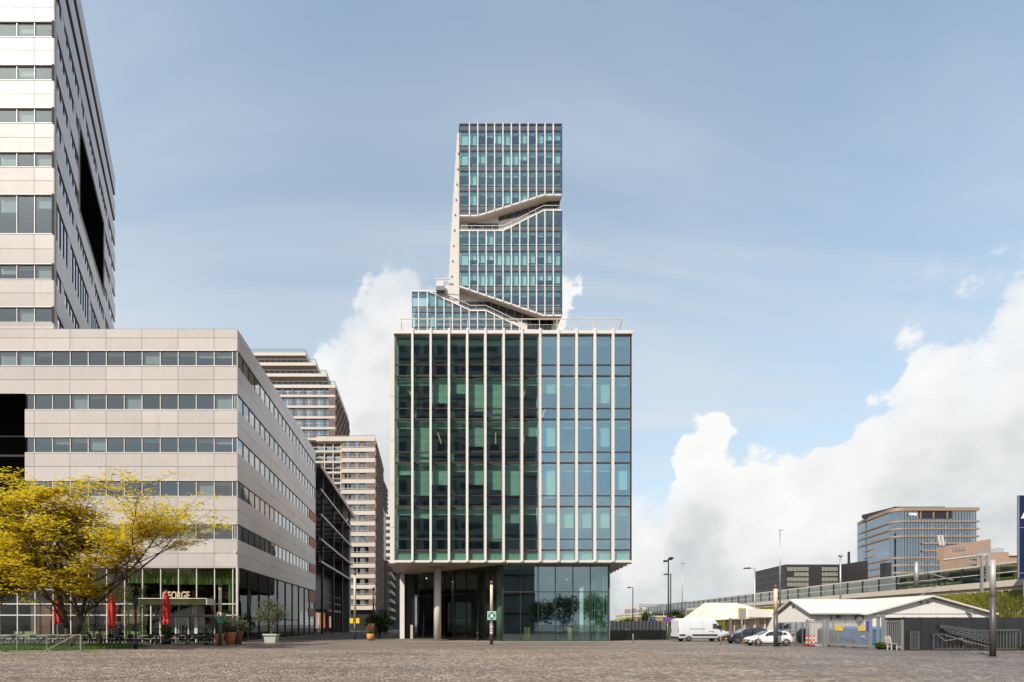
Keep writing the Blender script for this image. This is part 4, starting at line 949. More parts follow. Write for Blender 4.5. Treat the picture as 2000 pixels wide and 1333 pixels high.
def offices_right():
    # brown banded office block with the rounded corner
    Y = 230.0; k = .23; X = lambda p: (p - 832) * k; Z = lambda p: CAMH + (1221 - p) * k
    rt = thing('banded_office_block', 'office block with brown floor bands and rounded glass corner beyond the railway', 'building', (X(1830), 245, 0))
    xc, xe = X(1760), X(1907); a = Vector((X(1758), Y)); lf = Vector((X(1758) + 5.4, Y + 24.5))
    def outline(o):
        c = Vector((X(1766), Y + 3.2)); R0 = 3.2 + o; pts = []
        dl = (lf - a).normalized(); nl = Vector((-dl.y, dl.x))
        pts.append(tuple(lf + nl * o + dl * o * 0))
        ang0 = math.atan2(nl.y, nl.x)
        if ang0 < 0: ang0 += 2 * math.pi
        for i in range(9): t = ang0 + (1.5 * math.pi - ang0) * i / 8; pts.append((c.x + R0 * math.cos(t), c.y + R0 * math.sin(t)))
        pts += [(xe + o, Y - o), (xe + o, Y + 34), (lf.x + 4, Y + 34)]
        return pts
    MB().prism(outline(-1.2), 0, Z(992)).build('interior_wall', M['room'], rt)
    bands = [1000, 1019, 1033.5, 1048, 1062, 1076.5, 1090, 1104.5, 1119, 1133]
    gl = MB().prism(outline(0), 1, Z(997)).build('glass_skin', M['gl_cms'], rt)
    MB().prism(outline(.7), Z(998.5), Z(992)).build('cornice', M['bandb'], rt)
    for i, y in enumerate(bands[1:]):
        if i in (3, 4):
            for (u0, u1, lab) in ((X(1800), xe + .9, 'front'),): box('floor_band', rt, M['bandb'], u0, u1, Y - .9, Y + .6, Z(y + 1.7), Z(y - 1.5))
            dl = (lf - a).normalized(); fr = Frame(a.x, a.y, math.atan2(dl.y, dl.x)); box('floor_band', rt, M['bandb'], 7, 25.5, -.6, .9, Z(y + 1.7), Z(y - 1.5), fr)
        else: MB().prism(outline(.7), Z(y + 1.7), Z(y - 1.5)).build('floor_band', M['bandb'], rt)
    dl = (lf - a).normalized(); fr = Frame(a.x, a.y, math.atan2(dl.y, dl.x))
    wht = pbr('white_interior_column', (.7, .72, .7), .7)
    for i in range(26):
        x = xc + 1.5 + i * 1.28; box('mullion', rt, M['dark'], x - .035, x + .035, Y - .1, Y - .02, 2, Z(999))
    for i in range(17): box('mullion', rt, M['dark'], 2 + i * 1.4, 2.12 + i * 1.4, .02, .2, 2, Z(999), fr)
    for px in (1803, 1823, 1849, 1878): box('column', rt, wht, X(px) - .35, X(px) + .35, Y + .35, Y + .9, 2, Z(1020))
    box('loggia', rt, M['black'], X(1797), X(1859), Y - .1, Y + .3, Z(1013.5), Z(998.7))
    for px in (1797, 1822, 1849): box('loggia_post', rt, M['bandb'], X(px) - .2, X(px) + .2, Y - .4, Y - .12, Z(1013.5), Z(998.7))
    box('plant_room', rt, M['dark'], X(1772), X(1872), Y + 6, Y + 24, Z(992), Z(989.2) + 1.2)
    text('sign_letters', rt, M['signw'], 'CMS', (X(1780.5), Y - .55, Z(1007.6)), 1.55, sx=1.15, ext=.08, bold=.05)
    # black slatted building
    Y = 180.0; k = .18; X2 = lambda p: (p - 832) * k; Z2 = lambda p: CAMH + (1221 - p) * k
    rt = thing('black_slatted_building', 'low black slatted building left of the brown banded office block', 'building', (X2(1590), 190, 0))
    zt = Z2(1103); x0, x1 = X2(1534), X2(1641); pl = [(x0, Y), (x1, Y), (x1 - .1, Y - 11.4), (x1 + 30, Y + 24), (x1 + 30, Y + 25), (x0 + 5, Y + 25)]
    MB().prism(pl, 0, zt).build('wall', M['slat'], rt)
    for i in range(8):
        z = 1.5 + i * 2.7; MB().bar((x0 - .05, Y - .05, z), (x0 + 5, Y + 25, z), .12).build('wall_joint', M['greyd'], rt)
    for j in range(4):
        z1 = Z2(1108.5 + j * 10); 
        for (u0, u1) in ((1537, 1579), (1605, 1637)):
            if j == 1: u0 += 14 if u0 < 1590 else 0
            box('window_pane', rt, M['gl_far'], X2(u0), X2(u1), Y - .08, Y - .03, z1 - 1.35, z1)
            for q in range(int((u1 - u0) / 2.6)): box('slat', rt, M['slatl'], X2(u0) + q * .47, X2(u0) + q * .47 + .16, Y - .3, Y - .1, z1 - 1.35, z1)
    box('chimney', rt, M['dark'], X2(1658), X2(1660.5), Y, Y + .6, zt, Z2(1078))
    # brick building behind the tracks
    Y = 118.0; k = .118; X3 = lambda p: (p - 832) * k; Z3 = lambda p: CAMH + (1221 - p) * k
    rt = thing('brick_hall', 'orange brick building with steel grid facade right of the banded office block', 'building', (X3(1930), 125, 0))
    MB().prism([(X3(1912), Y), (X3(1996), Y), (X3(1996), Y + 9), (X3(1912), Y + 9)], 0, Z3(1085)).build('wall', M['brick'], rt)
    MB().slab([(X3(1913), Z3(1085)), (X3(2010), Z3(1085)), (X3(2010), Z3(1042)), (X3(1913), Z3(1058))], Y + 8, Y + 10).build('upper_wall', M['brick'], rt)
    MB().hull([(X3(1911), Y - .3, Z3(1086)), (X3(1997), Y - .3, Z3(1086)), (X3(1997), Y + 8, Z3(1086)), (X3(1911), Y + 8, Z3(1086))], [(X3(1911), Y - .3, Z3(1083.5)), (X3(1997), Y - .3, Z3(1083.5)), (X3(1997), Y + 8, Z3(1083.5)), (X3(1911), Y + 8, Z3(1083.5))]).build('roof', M['whitep'], rt)
    wn = box('window', rt, M['gl_far'], X3(1949), X3(1955), Y - .06, Y - .02, Z3(1120), Z3(1111)); box('window_hood', rt, M['brick'], X3(1955), X3(1959.5), Y - .7, Y - .003, Z3(1121), Z3(1105))
    for i in range(4): box('window', rt, M['gl_far'], X3(1930 + i * 7), X3(1936 + i * 7), Y + 7.9, Y + 7.97, Z3(1068 - i), Z3(1061 - i))
    L = Vector((X3(1912), Y)); Rr = Vector((X3(1912) + 1.3, Y + 9.2)); e = (Rr - L); fg = Frame(L.x, L.y, math.atan2(e.y, e.x)); Lg = e.length
    box('grid_wall', rt, M['brick'], 0, Lg, -6, -.3, 0, Z3(1080), fg)
    for i in range(7):
        for j in range(6): box('grid_pane', rt, M['gl_far'], i * 1.32 + .08, i * 1.32 + 1.24, -.06, .0, 10.6 + j * 1.25, 11.6 + j * 1.25, fg)
    for i in range(8): box('grid_bar', rt, M['grey'], i * 1.32 - .06, i * 1.32 + .06, .2, .4, 9.5, 18.4, fg)
    for j in range(8): box('grid_bar', rt, M['grey'], 0, Lg, .24, .36, 9.6 + j * 1.25, 9.72 + j * 1.25, fg)
    mb = MB(); 
    for i in range(14): mb.bar((X3(1935 + i * 4), Y + 3, Z3(1083)), (X3(1935 + i * 4), Y + 3, Z3(1070 - (i % 4) * 1.2)), .1)
    mb.bar((X3(1935), Y + 3, Z3(1072)), (X3(1990), Y + 3, Z3(1068)), .12).bar((X3(1935), Y + 3, Z3(1077)), (X3(1990), Y + 3, Z3(1075)), .12); mb.build('roof_scaffold', M['grey'], rt)
    mb = MB(); mb.bar((X3(1956), Y + 14, Z3(1047)), (X3(1951), Y + 14, Z3(1025)), .35).bar((X3(1963), Y + 14, Z3(1047)), (X3(1959), Y + 14, Z3(1025)), .35).bar((X3(1951.3), Y + 14, Z3(1026)), (X3(1959), Y + 14, Z3(1026)), .2); mb.build('roof_mast', M['whitep'], rt)
    # navy pylon at the right edge
    Y = 60.0; rt = thing('blue_pylon', 'tall navy blue sign pylon with white letter shape at the right edge', 'sign', (PXX(2012, Y), Y, 5.3))
    nv = pbr('navy_enamel', (.004, .014, .075), .5, 0, .05, 1, spec=.2); x0 = PXX(1990.5, Y); x1 = x0 + 3.6
    zb, zt = PZ(1130, Y), PZ(968, Y)
    box('panel', rt, nv, x0, x1, Y, Y + .22, zb, zt); box('edge', rt, M['grey'], x0 - .06, x0 - .003, Y - .02, Y + .12, zb, zt - .1)
    for y in (1031, 1120): box('joint', rt, M['grey'], x0, x1, Y - .02, Y - .002, PZ(y, Y) - .03, PZ(y, Y) + .03)
    for xx in (x0 + .8, x1 - .8): box('post', rt, M['grey'], xx - .1, xx + .1, Y + .02, Y + .2, 4.6, zb)
    MB().slab([(x0 + .22, PZ(1013, Y)), (x0 + .95, PZ(1013, Y)), (x0 + 1.8, PZ(984, Y)), (x0 + 2.6, PZ(1013, Y)), (x0 + 3.3, PZ(1013, Y)), (x0 + 2.2, PZ(976, Y)), (x0 + 1.4, PZ(976, Y))], Y - .06, Y - .004).build('letter_shape', M['signw'], rt)
M['gl_cms'] = glass('blue_office_glass', (.45, .55, .62), .34, .015, gcol=(.70, .86, 1.0), wave=.3, wscale=.2); M['bandb'] = pbr('brown_floor_band', (.29, .195, .14), .6, .1, .06, .5)
M['slat'] = pbr('black_slats', (.028, .024, .026), .6, 0, .25, .8, stretch=(1, 1, 6)); M['slatl'] = pbr('pale_slats', (.30, .29, .25), .6); M['signw'] = pbr('white_sign', (.85, .85, .85), .4, 0, 0, 1, emit=.15)
offices_right()
# ------------------------------------------------------------------ sheds, fences, bins on the right
def sheds():
    wall = pbr('white_shed_wall', (.62, .595, .565), .6, 0, .07, 1, streak=.14); roof = pbr('cream_shed_roof', (.56, .525, .475), .55, 0, .10, .6, streak=.1)
    rt = thing('white_shed', 'long white site shed whose gable with dark glazing faces the street', 'shed', (36, 47, 0))
    X0, X1, Yn, Yr, Yf = 34.0, 43.5, 45.1, 47.5, 49.8; ze, zr = 2.75, 4.0
    box('wall', rt, wall, X0 + .05, X1, Yn + .25, Yf - .25, 1.98, ze - .02); box('lower_wall', rt, wall, X0 + .1, X1, Yn + .3, Yf - .3, 0, 1.975)
    MB().hull([(X0 + .06, Yn + .25, ze - .02), (X0 + .06, Yf - .25, ze - .02), (X0 + .06, Yr, zr - .12)], [(X1, Yn + .25, ze - .02), (X1, Yf - .25, ze - .02), (X1, Yr, zr - .12)]).build('gable', wall, rt)
    for ya in (Yn - .1, Yf + .1): MB().hull([(X0 - .25, ya, ze - .05), (X0 - .25, Yr, zr), (X0 - .25, Yr, zr + .12), (X0 - .25, ya, ze + .07)], [(X1, ya, ze - .05), (X1, Yr, zr), (X1, Yr, zr + .12), (X1, ya, ze + .07)]).build('roof', roof, rt)
    fm = Frame(X0 + .05, Yf - .3, RD(-90))
    for i in range(5):
        u0 = i * .82; box('glazed_panel', rt, M['gl_far'], u0 + .04, u0 + .78, -.06, -.02, .1, 1.95, fm); box('glazing_bar', rt, M['greyd'], u0 - .03, u0 + .03, -.1, -.03, .05, 1.97, fm)
    box('gable_vent', rt, M['greyd'], 1.9, 2.15, -.02, .01, 3.3, 3.55, fm); box('wall_lamp', rt, M['greyd'], 36.4, 36.65, Yn + .02, Yn + .24, 2.35, 2.6); box('wall_vent', rt, M['greyd'], 38.0, 38.5, Yn - .05, Yn + .24, 2.1, 2.6)
    for i in range(7): MB().bar((X0 + .8 + i * 1.3, Yn - .08, ze + .08), (X0 + .8 + i * 1.3, Yr, zr + .135), .03).build('roof_seam', M['soffit'], rt)
    box('gutter', rt, M['grey'], X0 + .1, X1 - 5, Yn - .2, Yn - .1, ze - .1, ze + .0); box('downpipe', rt, M['grey'], X0 + 1.9, X0 + 1.98, Yn + .1, Yn + .2, 0, ze - .1)
    for i in range(4): box('wall_seam', rt, M['joint'], X0 + .7 + i * 1.2, X0 + .72 + i * 1.2, Yn + .235, Yn + .25, 2.0, ze - .04)
    rt = thing('white_gabled_shed', 'larger white site shed with broad gable behind the blue containers', 'shed', (44, 48, 0))
    x0, xm, x1, Y = 38.5, 43.9, 49.2, 44.6
    MB().slab([(x0, 0), (x1, 0), (x1, 2.7), (xm, 4.1), (x0, 2.7)], Y, Y + 14).build('wall', wall, rt)
    for a, b in ((x0 - .3, xm), (x1 + .3, xm)): MB().hull([(a, Y - .35, 2.62), (b, Y - .35, 4.18), (b, Y - .35, 4.32), (a, Y - .35, 2.76)], [(a, Y + 10, 2.62), (b, Y + 10, 4.18), (b, Y + 10, 4.32), (a, Y + 10, 2.76)]).build('roof', roof, rt)
    box('wall_seam', rt, M['greyd'], x0 + .02, x1 - .02, Y - .02, Y + .01, 2.68, 2.73)
    for i in range(8): box('wall_seam', rt, M['soffit'], x0 + .6 + i * 1.25, x0 + .615 + i * 1.25, Y - .012, Y + .01, .1, 2.66)
    for i in range(6): MB().bar((x0 - .28, Y + .6 + i * 1.5, 2.78), (xm, Y + .6 + i * 1.5, 4.335), .03).build('roof_seam', M['soffit'], rt)
    for x in (43.0, 43.6): box('gable_vent', rt, M['greyd'], x, x + .22, Y - .04, Y + .01, 3.6, 3.85)
    MB().bar((47.0, Y - .02, 2.86), (47.05, Y - .3, 3.0), .07).box(46.85, 47.2, Y - .45, Y - .2, 2.98, 3.1).build('flood_lamp', M['greyd'], rt)
    # low graffiti hut and canopy further back
    rt = thing('graffiti_hut', 'low hut with pale sloping roof and graffiti wall behind the parked cars', 'hut', (38, 60, 0))
    gm = bpy.data.materials.new('graffiti_wall'); gm.use_nodes = True; nt = NT(gm.node_tree); out = nt.n('ShaderNodeOutputMaterial'); b = nt.n('ShaderNodeBsdfPrincipled'); nt.link(b.outputs[0], out.inputs[0]); b.inputs['Roughness'].default_value = .7
    g = nt.n('ShaderNodeNewGeometry'); mpn = nt.n('ShaderNodeMapping'); nt.link(g.outputs['Position'], mpn.inputs[0]); mpn.inputs['Scale'].default_value = (1, 1, 1.3)
    c = nt.ramp(nt.noise(mpn.outputs[0], 1.2, 3, .5, 2.2), [(.30, (.55, .50, .46)), (.42, (.52, .44, .41)), (.46, (.28, .13, .13)), (.50, (.55, .47, .43)), (.58, (.55, .50, .20)), (.62, (.54, .48, .44)), (.70, (.25, .3, .33)), (.74, (.55, .5, .46))])
    nt.link(c, b.inputs['Base Color'])
    box('wall', rt, gm, PXX(1419, 58), PXX(1530, 58), 58, 58.2, 0, 2.6); box('post', rt, M['brown'], PXX(1424, 57), PXX(1424, 57) + .2, 56.8, 57, 0, 2.5)
    for i in range(5): px = 1432 + i * 20; box('post', rt, M['soffit'], PXX(px, 57.6), PXX(px, 57.6) + .15, 57.5, 57.7, 0, 2.7)
    MB().hull([(PXX(1402, 57), 57, 2.3), (PXX(1462, 57), 57, 2.75), (PXX(1535, 57), 57, 2.75), (PXX(1535, 57), 57, 2.6)], [(PXX(1402, 57) + .5, 66, 2.5), (PXX(1462, 57), 66, 4.6), (PXX(1535, 57), 66, 4.6), (PXX(1535, 57), 66, 4.4)]).build('roof', roof, rt)
    MB().hull([(PXX(1462, 57), 56.9, 2.6), (PXX(1535, 57), 56.9, 2.6), (PXX(1535, 57), 56.9, 3.5), (PXX(1462, 57), 56.9, 3.5)], [(PXX(1462, 57), 57, 2.6), (PXX(1535, 57), 57, 2.6), (PXX(1535, 57), 57, 3.5), (PXX(1462, 57), 57, 3.5)]).build('fascia', roof, rt)
sheds()

def bar_gate(name, label, p0, p1, h, n, sign=False):
    a = math.atan2(p1[1] - p0[1], p1[0] - p0[0]); fr = Frame(p0[0], p0[1], a); L = math.hypot(p1[0] - p0[0], p1[1] - p0[1])
    rt = thing(name, label, 'fence', (p0[0], p0[1], 0))
    for i in range(n): u = L * (i + .5) / n; box('bar', rt, M['grey'], u - .018, u + .018, -.018, .018, .33, h - .03, fr)
    box('bottom_rail', rt, M['grey'], 0, L, -.06, .06, .12, .32, fr); box('top_rail', rt, M['grey'], 0, L, -.03, .03, h - .02, h + .04, fr)
    for u in (0, L): box('post', rt, M['grey'], u - .07, u + .07, -.07, .07, 0, h + .1, fr)
    return rt, fr
g1, f1 = bar_gate('sliding_gate', 'galvanised bar gate in front of the blue containers', (32.6, 41.6), (32.4, 37.3), 2.1, 30)
g2, f2 = bar_gate('bar_fence', 'galvanised bar fence left of the sliding gate beside the striped barriers', (32.9, 44.2), (32.65, 42.0), 2.1, 12)
g3, f3 = bar_gate('bar_fence', 'narrow galvanised bar fence between sliding gate and black panels', (32.6, 36.3), (32.7, 35.1), 2.0, 9)
yel = pbr('yellow_notice', (.62, .42, .05), .6); blu = pbr('blue_notice', (.05, .06, .35), .6)
box('notice', g1, yel, .9, 1.7, -.05, -.03, 1.3, 1.68, f1, 'yellow warning notice'); box('notice', g1, yel, 3.2, 3.9, -.05, -.03, 1.3, 1.68, f1, 'yellow warning notice'); box('notice', g1, blu, 3.95, 4.2, -.06, -.03, 1.35, 2.05, f1, 'tall blue notice')
gp = thing('gate_posts', 'tall steel gate post pair with camera arm beside the sliding gate', 'gate post', (32.6, 36.7, 0))
for y in (36.9, 36.5): box('post', gp, M['grey'], 32.52, 32.66, y - .07, y + .07, 0, 2.5)
box('cross_bar', gp, M['grey'], 32.5, 32.68, 36.4, 37.0, 2.3, 2.42)
def bins():
    bl = pbr('blue_container', (.05, .16, .38), .5, 0, .12, 1.5, streak=.15); tl = pbr('teal_blue_container', (.03, .20, .36), .5, 0, .1, 1.5)
    def cont(name, label, x, y, w, d, h, m, logo):
        rt = thing(name, label, 'container', (x, y, 0))
        MB().hull([(x, y, .18), (x + w, y, .18), (x + w, y + d, .18), (x, y + d, .18)], [(x - .06, y - .1, h * .86), (x + w + .06, y - .1, h * .86), (x + w + .06, y + d, h * .86), (x - .06, y + d, h * .86)]).build('body', m, rt)
        MB().hull([(x - .1, y - .14, h * .87), (x + w + .1, y - .14, h * .87), (x + w + .1, y + d, h * .87), (x - .1, y + d, h * .87)], [(x + .1, y + .2, h), (x + w - .1, y + .2, h), (x + w - .1, y + d - .1, h), (x + .1, y + d - .1, h)]).build('lid', m, rt)
        for i in range(1, 4): MB().box(x + w * i / 4 - .03, x + w * i / 4 + .03, y - .12, y + .01, .25, h * .84).build('rib', m, rt)
        for xx in (x + .15, x + w - .15): MB().cyl((xx - .04, y + .2, .1), (xx + .04, y + .2, .1), .1).build('wheel', M['dark'], rt)
        if logo:
            mb = MB(); cx, cz = x + w / 2, h * .5; n = 18
            for i in range(n):
                t0, t1 = 2 * math.pi * i / n, 2 * math.pi * (i + 1) / n
                mb.bar((cx + .19 * math.cos(t0), y - .125, cz + .19 * math.sin(t0)), (cx + .19 * math.cos(t1), y - .125, cz + .19 * math.sin(t1)), .03, .05)
            mb.box(cx - .42, cx + .42, y - .135, y - .115, cz - .06, cz + .06); mb.build('round_emblem', M['whitep'], rt)
        return rt
    cont('waste_container', 'blue waste container with round white emblem, left one behind the bar gate', 33.6, 40.2, 1.6, 1.3, 1.62, bl, True)
    cont('waste_container', 'blue waste container with round white emblem, right one behind the bar gate', 33.7, 37.9, 1.6, 1.3, 1.62, bl, True)
    cont('waste_bin', 'teal blue wheeled bin between the gate posts and the blue container', 33.4, 37.0, .75, .7, 1.15, tl, False)
    cont('waste_bin', 'tall blue bin behind the narrow bar fence', 33.6, 35.4, .6, .6, 1.75, bl, False)
    cont('grey_container', 'grey container at the left end behind the bar gate', 33.3, 42.3, 1.5, 1.2, 1.5, M['greyd'], False)
bins()
M['dullsteel'] = pbr('dull_steel', (.17, .17, .17), .5, .4, .2, 4)
def panel_fence():
    rt = thing('black_panel_fence', 'tall glossy black panel fence with leaning steel frames at the right', 'fence', (36, 35, 0))
    bk = pbr('glossy_black_board', (.018, .019, .021), .22, 0, .4, .8, bump=.05, bscale=1.2)
    xs = [32.75, 33.85, 35.05, 36.2, 37.35, 38.4, 39.5, 40.6, 41.9, 43.2]
    for a, b in zip(xs, xs[1:]): box('panel', rt, bk, a + .015, b - .015, 35, 35.06, .02, 2.26)
    for a in xs: box('post', rt, M['dark'], a - .03, a + .03, 35.06, 35.16, 0, 2.28)
    MB().hull([(32.7, 34.95, .02), (32.74, 34.95, .02), (32.74, 36.5, .02), (32.7, 36.5, .02)], [(32.7, 34.95, 2.26), (32.74, 34.95, 2.26), (32.74, 36.5, 2.26), (32.7, 36.5, 2.26)]).build('side_panel', bk, rt)
    mt = thing('steel_frame_stack', 'stack of grey steel crowd barriers leaning against the black panel fence', 'barrier', (36, 34.8, 0))
    def fr_(x0, z0, x1, z1, h, y, nb):
        mb = MB(); a = Vector((x0, y, z0)); b = Vector((x1, y, z1)); up = Vector((0, 0, h))
        for p, q in ((a, b), (a + up, b + up), (a, a + up), (b, b + up)): mb.bar(p, q, .035)
        for i in range(1, nb): q = a.lerp(b, i / nb); mb.bar(q, q + up, .018)
        mb.build('barrier_frame', M['dullsteel'], mt)
    fr_(33.0, .12, 33.55, .12, 1.15, 34.85, 5); fr_(34.6, .12, 36.6, .12, 1.0, 34.88, 7); fr_(35.0, 1.55, 38.3, .95, .12, 34.8, 10); fr_(35.2, 1.42, 38.4, .70, .12, 34.76, 10); fr_(35.4, 1.25, 38.5, .42, .12, 34.72, 10)
    fr_(35.0, 1.62, 38.2, 1.22, .1, 34.83, 8); fr_(36.8, .12, 40.2, .12, 1.25, 34.9, 16); fr_(38.6, .12, 40.4, .12, 1.3, 34.8, 8)
    mb = MB(); mb.bar((34.75, 34.75, 1.02), (35.15, 34.7, .68), .06).bar((35.15, 34.7, .68), (36.4, 34.7, .86), .06).bar((35.2, 34.68, 1.05), (38.4, 34.68, .18), .06).bar((36.0, 34.66, .8), (37.0, 34.66, .45), .05); mb.build('loose_tube', M['dullsteel'], mt)
panel_fence()
def chair_site():
    rt = thing('plastic_chair', 'white plastic tub chair standing by the narrow bar fence', 'chair', (32.3, 35.5, 0))
    w = M['whitep']; MB().loft([[(32.1 + .45 * c, 35.3 + .4 * s, .42 + .0 * c) for c, s in ((0, 0), (1, 0), (1, 1), (0, 1))], [(32.08 + .5 * c, 35.28 + .44 * s, .47) for c, s in ((0, 0), (1, 0), (1, 1), (0, 1))]]).build('seat', w, rt)
    MB().loft([[(32.08, 35.3, .45), (32.13, 35.3, .45), (32.13, 35.7, .45), (32.08, 35.7, .45)], [(31.98, 35.27, .8), (32.03, 35.27, .8), (32.03, 35.73, .8), (31.98, 35.73, .8)], [(31.95, 35.35, .98), (32.0, 35.35, .98), (32.0, 35.65, .98), (31.95, 35.65, .98)]]).build('backrest', w, rt)
    for x in (32.14, 32.5):
        for y in (35.35, 35.65): MB().bar((x, y, 0), (x, y, .43), .04).build('leg', w, rt)
chair_site()
def barriers():
    red = pbr('red_reflective', (.60, .05, .02), .5); r0 = local('traffic_barrier', 'red and white striped barrier post left of the three by the bar fence', 'barrier', 'striped barrier posts by the fence')
    MB().box(-.1, .1, -.1, .1, 0, .08).build('foot', M['dark'], r0)
    for i in range(5): MB().box(-.055, .055, -.03, .03, .08 + i * .17, .25 + i * .17).build('stripe', red if i % 2 == 0 else M['whitep'], r0)
    place(r0, (31.15, 41.9, 0))
    dup(r0, (31.3, 41.75, 0), .3, 'red and white striped barrier post in the middle of the three by the bar fence'); dup(r0, (31.5, 41.6, 0), -.2, 'red and white striped barrier post right of the three by the bar fence')
barriers()

# ------------------------------------------------------------------ masts, lamps, bollards, signs
def light_mast(name, label, px, ybase, ytop, r, split=.5, cap=True, Y=None, ml=None):
    Y = Y or 1750 / (ybase - 1221); x = PXX(px, Y); H = PZ(ytop, Y); rt = thing(name, label, 'light mast', (x, Y, 0))
    MB().cyl((x, Y, 0), (x, Y, H * split), r, n=14).build('base_tube', M['mastd'], rt, True); MB().cyl((x, Y, H * split), (x, Y, H * .94), r * .93, n=14).build('light_tube', ml or M['mastl'], rt, True)
    if cap: MB().cyl((x, Y, H * .94), (x, Y, H), r * .97, n=14).build('cap', M['mastd'], rt, True)
    MB().cyl((x, Y, 0), (x, Y, .04), r * 1.5, n=14).build('foot_plate', M['mastd'], rt)
    return rt, x, Y, H
M['mastd'] = pbr('dark_brown_mast', (.075, .068, .065), .45, .2, .2, 3); M['mastl'] = pbr('cream_mast', (.52, .42, .31), .5, 0, .06, 2)
rt, x, Y, H = light_mast('light_mast', 'cream topped light mast carrying the green assembly point sign', 960, 1260, 1135, .135, .47)
gs = thing('assembly_sign', 'square green assembly point sign with four white arrows on the mast', 'sign', (x, Y - .2, 2.2))
gn = pbr('green_enamel', (.008, .19, .115), .45, 0, .04, 2); sw = pbr('white_enamel', (.8, .8, .78), .45, 0, .02, 1)
zc = PZ(1203, Y); s = .37; ys = Y - .2
box('border', gs, sw, x - s, x + s, ys, ys + .03, zc - s, zc + s); box('plate', gs, gn, x - s + .035, x + s - .035, ys - .008, ys - .002, zc - s + .035, zc + s - .035)
for sx in (-1, 1):
    for sz in (-1, 1):
        cx, cz = x + sx * .23, zc + sz * .23
        MB().slab([(cx - sx * .065, cz - sz * .065), (cx - sx * .065, cz + sz * .05), (cx - sx * .01, cz + sz * .02), (cx + sx * .05, cz + sz * .07), (cx + sx * .07, cz + sz * .05), (cx + sx * .02, cz - sz * .01), (cx + sx * .05, cz - sz * .065)], ys - .016, ys - .009).build('arrow', sw, gs)
for dx, h in ((-.055, .13), (.055, .13), (0, .1)): MB().slab([(x + dx - .05, zc - .15), (x + dx + .05, zc - .15), (x + dx + .06, zc + .03), (x + dx, zc + .07), (x + dx - .06, zc + .03)], ys - .017 - h * .02, ys - .009).build('figure', sw, gs); MB().cyl((x + dx, ys - .018, zc + .11), (x + dx, ys - .009, zc + .11), .035).build('figure_head', sw, gs)
stk = pbr('worn_stickers', (.55, .42, .40), .6, 0, .3, 6, .4)
for i in range(11):
    z = .95 + i * .085; MB().cyl((x, Y, z), (x, Y, z + .05 + .03 * rng.random()), .138 + .001 * i, n=14).build('sticker', stk if i % 3 else M['mastl'], rt)
rt, x, Y, H = light_mast('light_mast', 'cream topped light mast with green box sign beside the terracotta pots', 430, 1262, 1141, .13, .47)
box('sign_box', rt, gn, x - .17, x + .2, Y - .24, Y + .2, PZ(1218, Y), PZ(1205, Y)); box('no_parking_plate', rt, sw, x - .17, x + .17, Y - .25, Y - .15, PZ(1204.5, Y), PZ(1197, Y))
MB().cyl((x, Y - .275, PZ(1201, Y)), (x, Y - .255, PZ(1201, Y)), .11, n=18).build('no_parking_disc', pbr('sign_red', (.5, .04, .04), .5), rt)
rt, x, Y, H = light_mast('light_mast', 'cream topped light mast with two yellow plates before the street', 693, 1250, 1116, .155, .30)
for dx in (-.36, .36): box('yellow_plate', rt, pbr('yellow_plate', (.75, .48, .02), .5), x + dx - .2, x + dx + .2, Y - .22, Y - .17, PZ(1218, Y), PZ(1208, Y))
light_mast('light_mast', 'slim light mast in the street beyond the flower pot', 729.5, 1242, 1148, .16, .55)
light_mast('light_mast', 'cream topped light mast beside the white hatchback', 1515, 1263.5, 1143, .15, .55)
light_mast('light_mast', 'big pale light mast nearest the camera before the black panel fence', 1939, 1284, 1082, .13, .58, False, None, pbr('grey_mast', (.36, .34, .32), .5, .2, .1, 2))
def lamp(name, label, px, ybase, ytop, armpx, r=.06, m=None):
    Y = 1750 / (ybase - 1221); x = PXX(px, Y); H = PZ(ytop, Y); m = m or M['greyd']; rt = thing(name, label, 'street lamp', (x, Y, 0))
    MB().cyl((x, Y, 0), (x, Y, H), r * 1.3, r, n=8).build('pole', m, rt, True); xa = PXX(armpx, Y)
    MB().bar((x, Y, H - .15), (xa, Y, H - .12), .05).build('arm', m, rt); MB().hull([(xa, Y - .14, H - .16), (xa + (x - xa) * .65, Y - .1, H - .16), (xa + (x - xa) * .65, Y + .1, H - .16), (xa, Y + .14, H - .16)], [(xa + .1, Y - .08, H - .02), (xa + (x - xa) * .6, Y - .06, H + .02), (xa + (x - xa) * .6, Y + .06, H + .02), (xa + .1, Y + .08, H - .02)]).build('head', M['dark'], rt)
lamp('street_lamp', 'grey street lamp with short arm nearest the glass tower', 1236, 1244.5, 1147, 1225)
lamp('street_lamp', 'dark street lamp beside the van beneath the floodlight mast', 1310, 1247, 1121, 1296, .07)
lamp('street_lamp', 'pale grey street lamp rising behind the dark car', 1474, 1250, 1109, 1452, .08, M['grey'])
def mast(name, label, px, ytop, Y, r=.08, z0=0.0, m=None, top=None):
    x = PXX(px, Y); H = PZ(ytop, Y); rt = thing(name, label, 'mast', (x, Y, z0)); m = m or M['grey']
    MB().cyl((x, Y, z0), (x, Y, H), r * 1.4, r, n=8).build('pole', m, rt, True)
    if top == 'flood':
        for dx, dz in ((-.35, -.1), (.25, .15), (.4, .3)): MB().box(x + dx - .25, x + dx + .2, Y - .2, Y + .2, H + dz - .12, H + dz + .12).build('floodlight', M['greyd'], rt)
        MB().bar((x - .4, Y, H - .1), (x + .5, Y, H + .2), .06).build('bracket', m, rt)
    elif top == 'T': MB().bar((x - .3, Y, H), (x + .8, Y, H + .05), .12).build('head', m, rt)
    elif top == 'dome': MB().lathe([(.0, .35), (.22, .3), (.3, .1), (.2, 0), (0, 0)], (x, Y, H), 10).build('camera_dome', M['greyd'], rt)
    return rt, x, Y, H
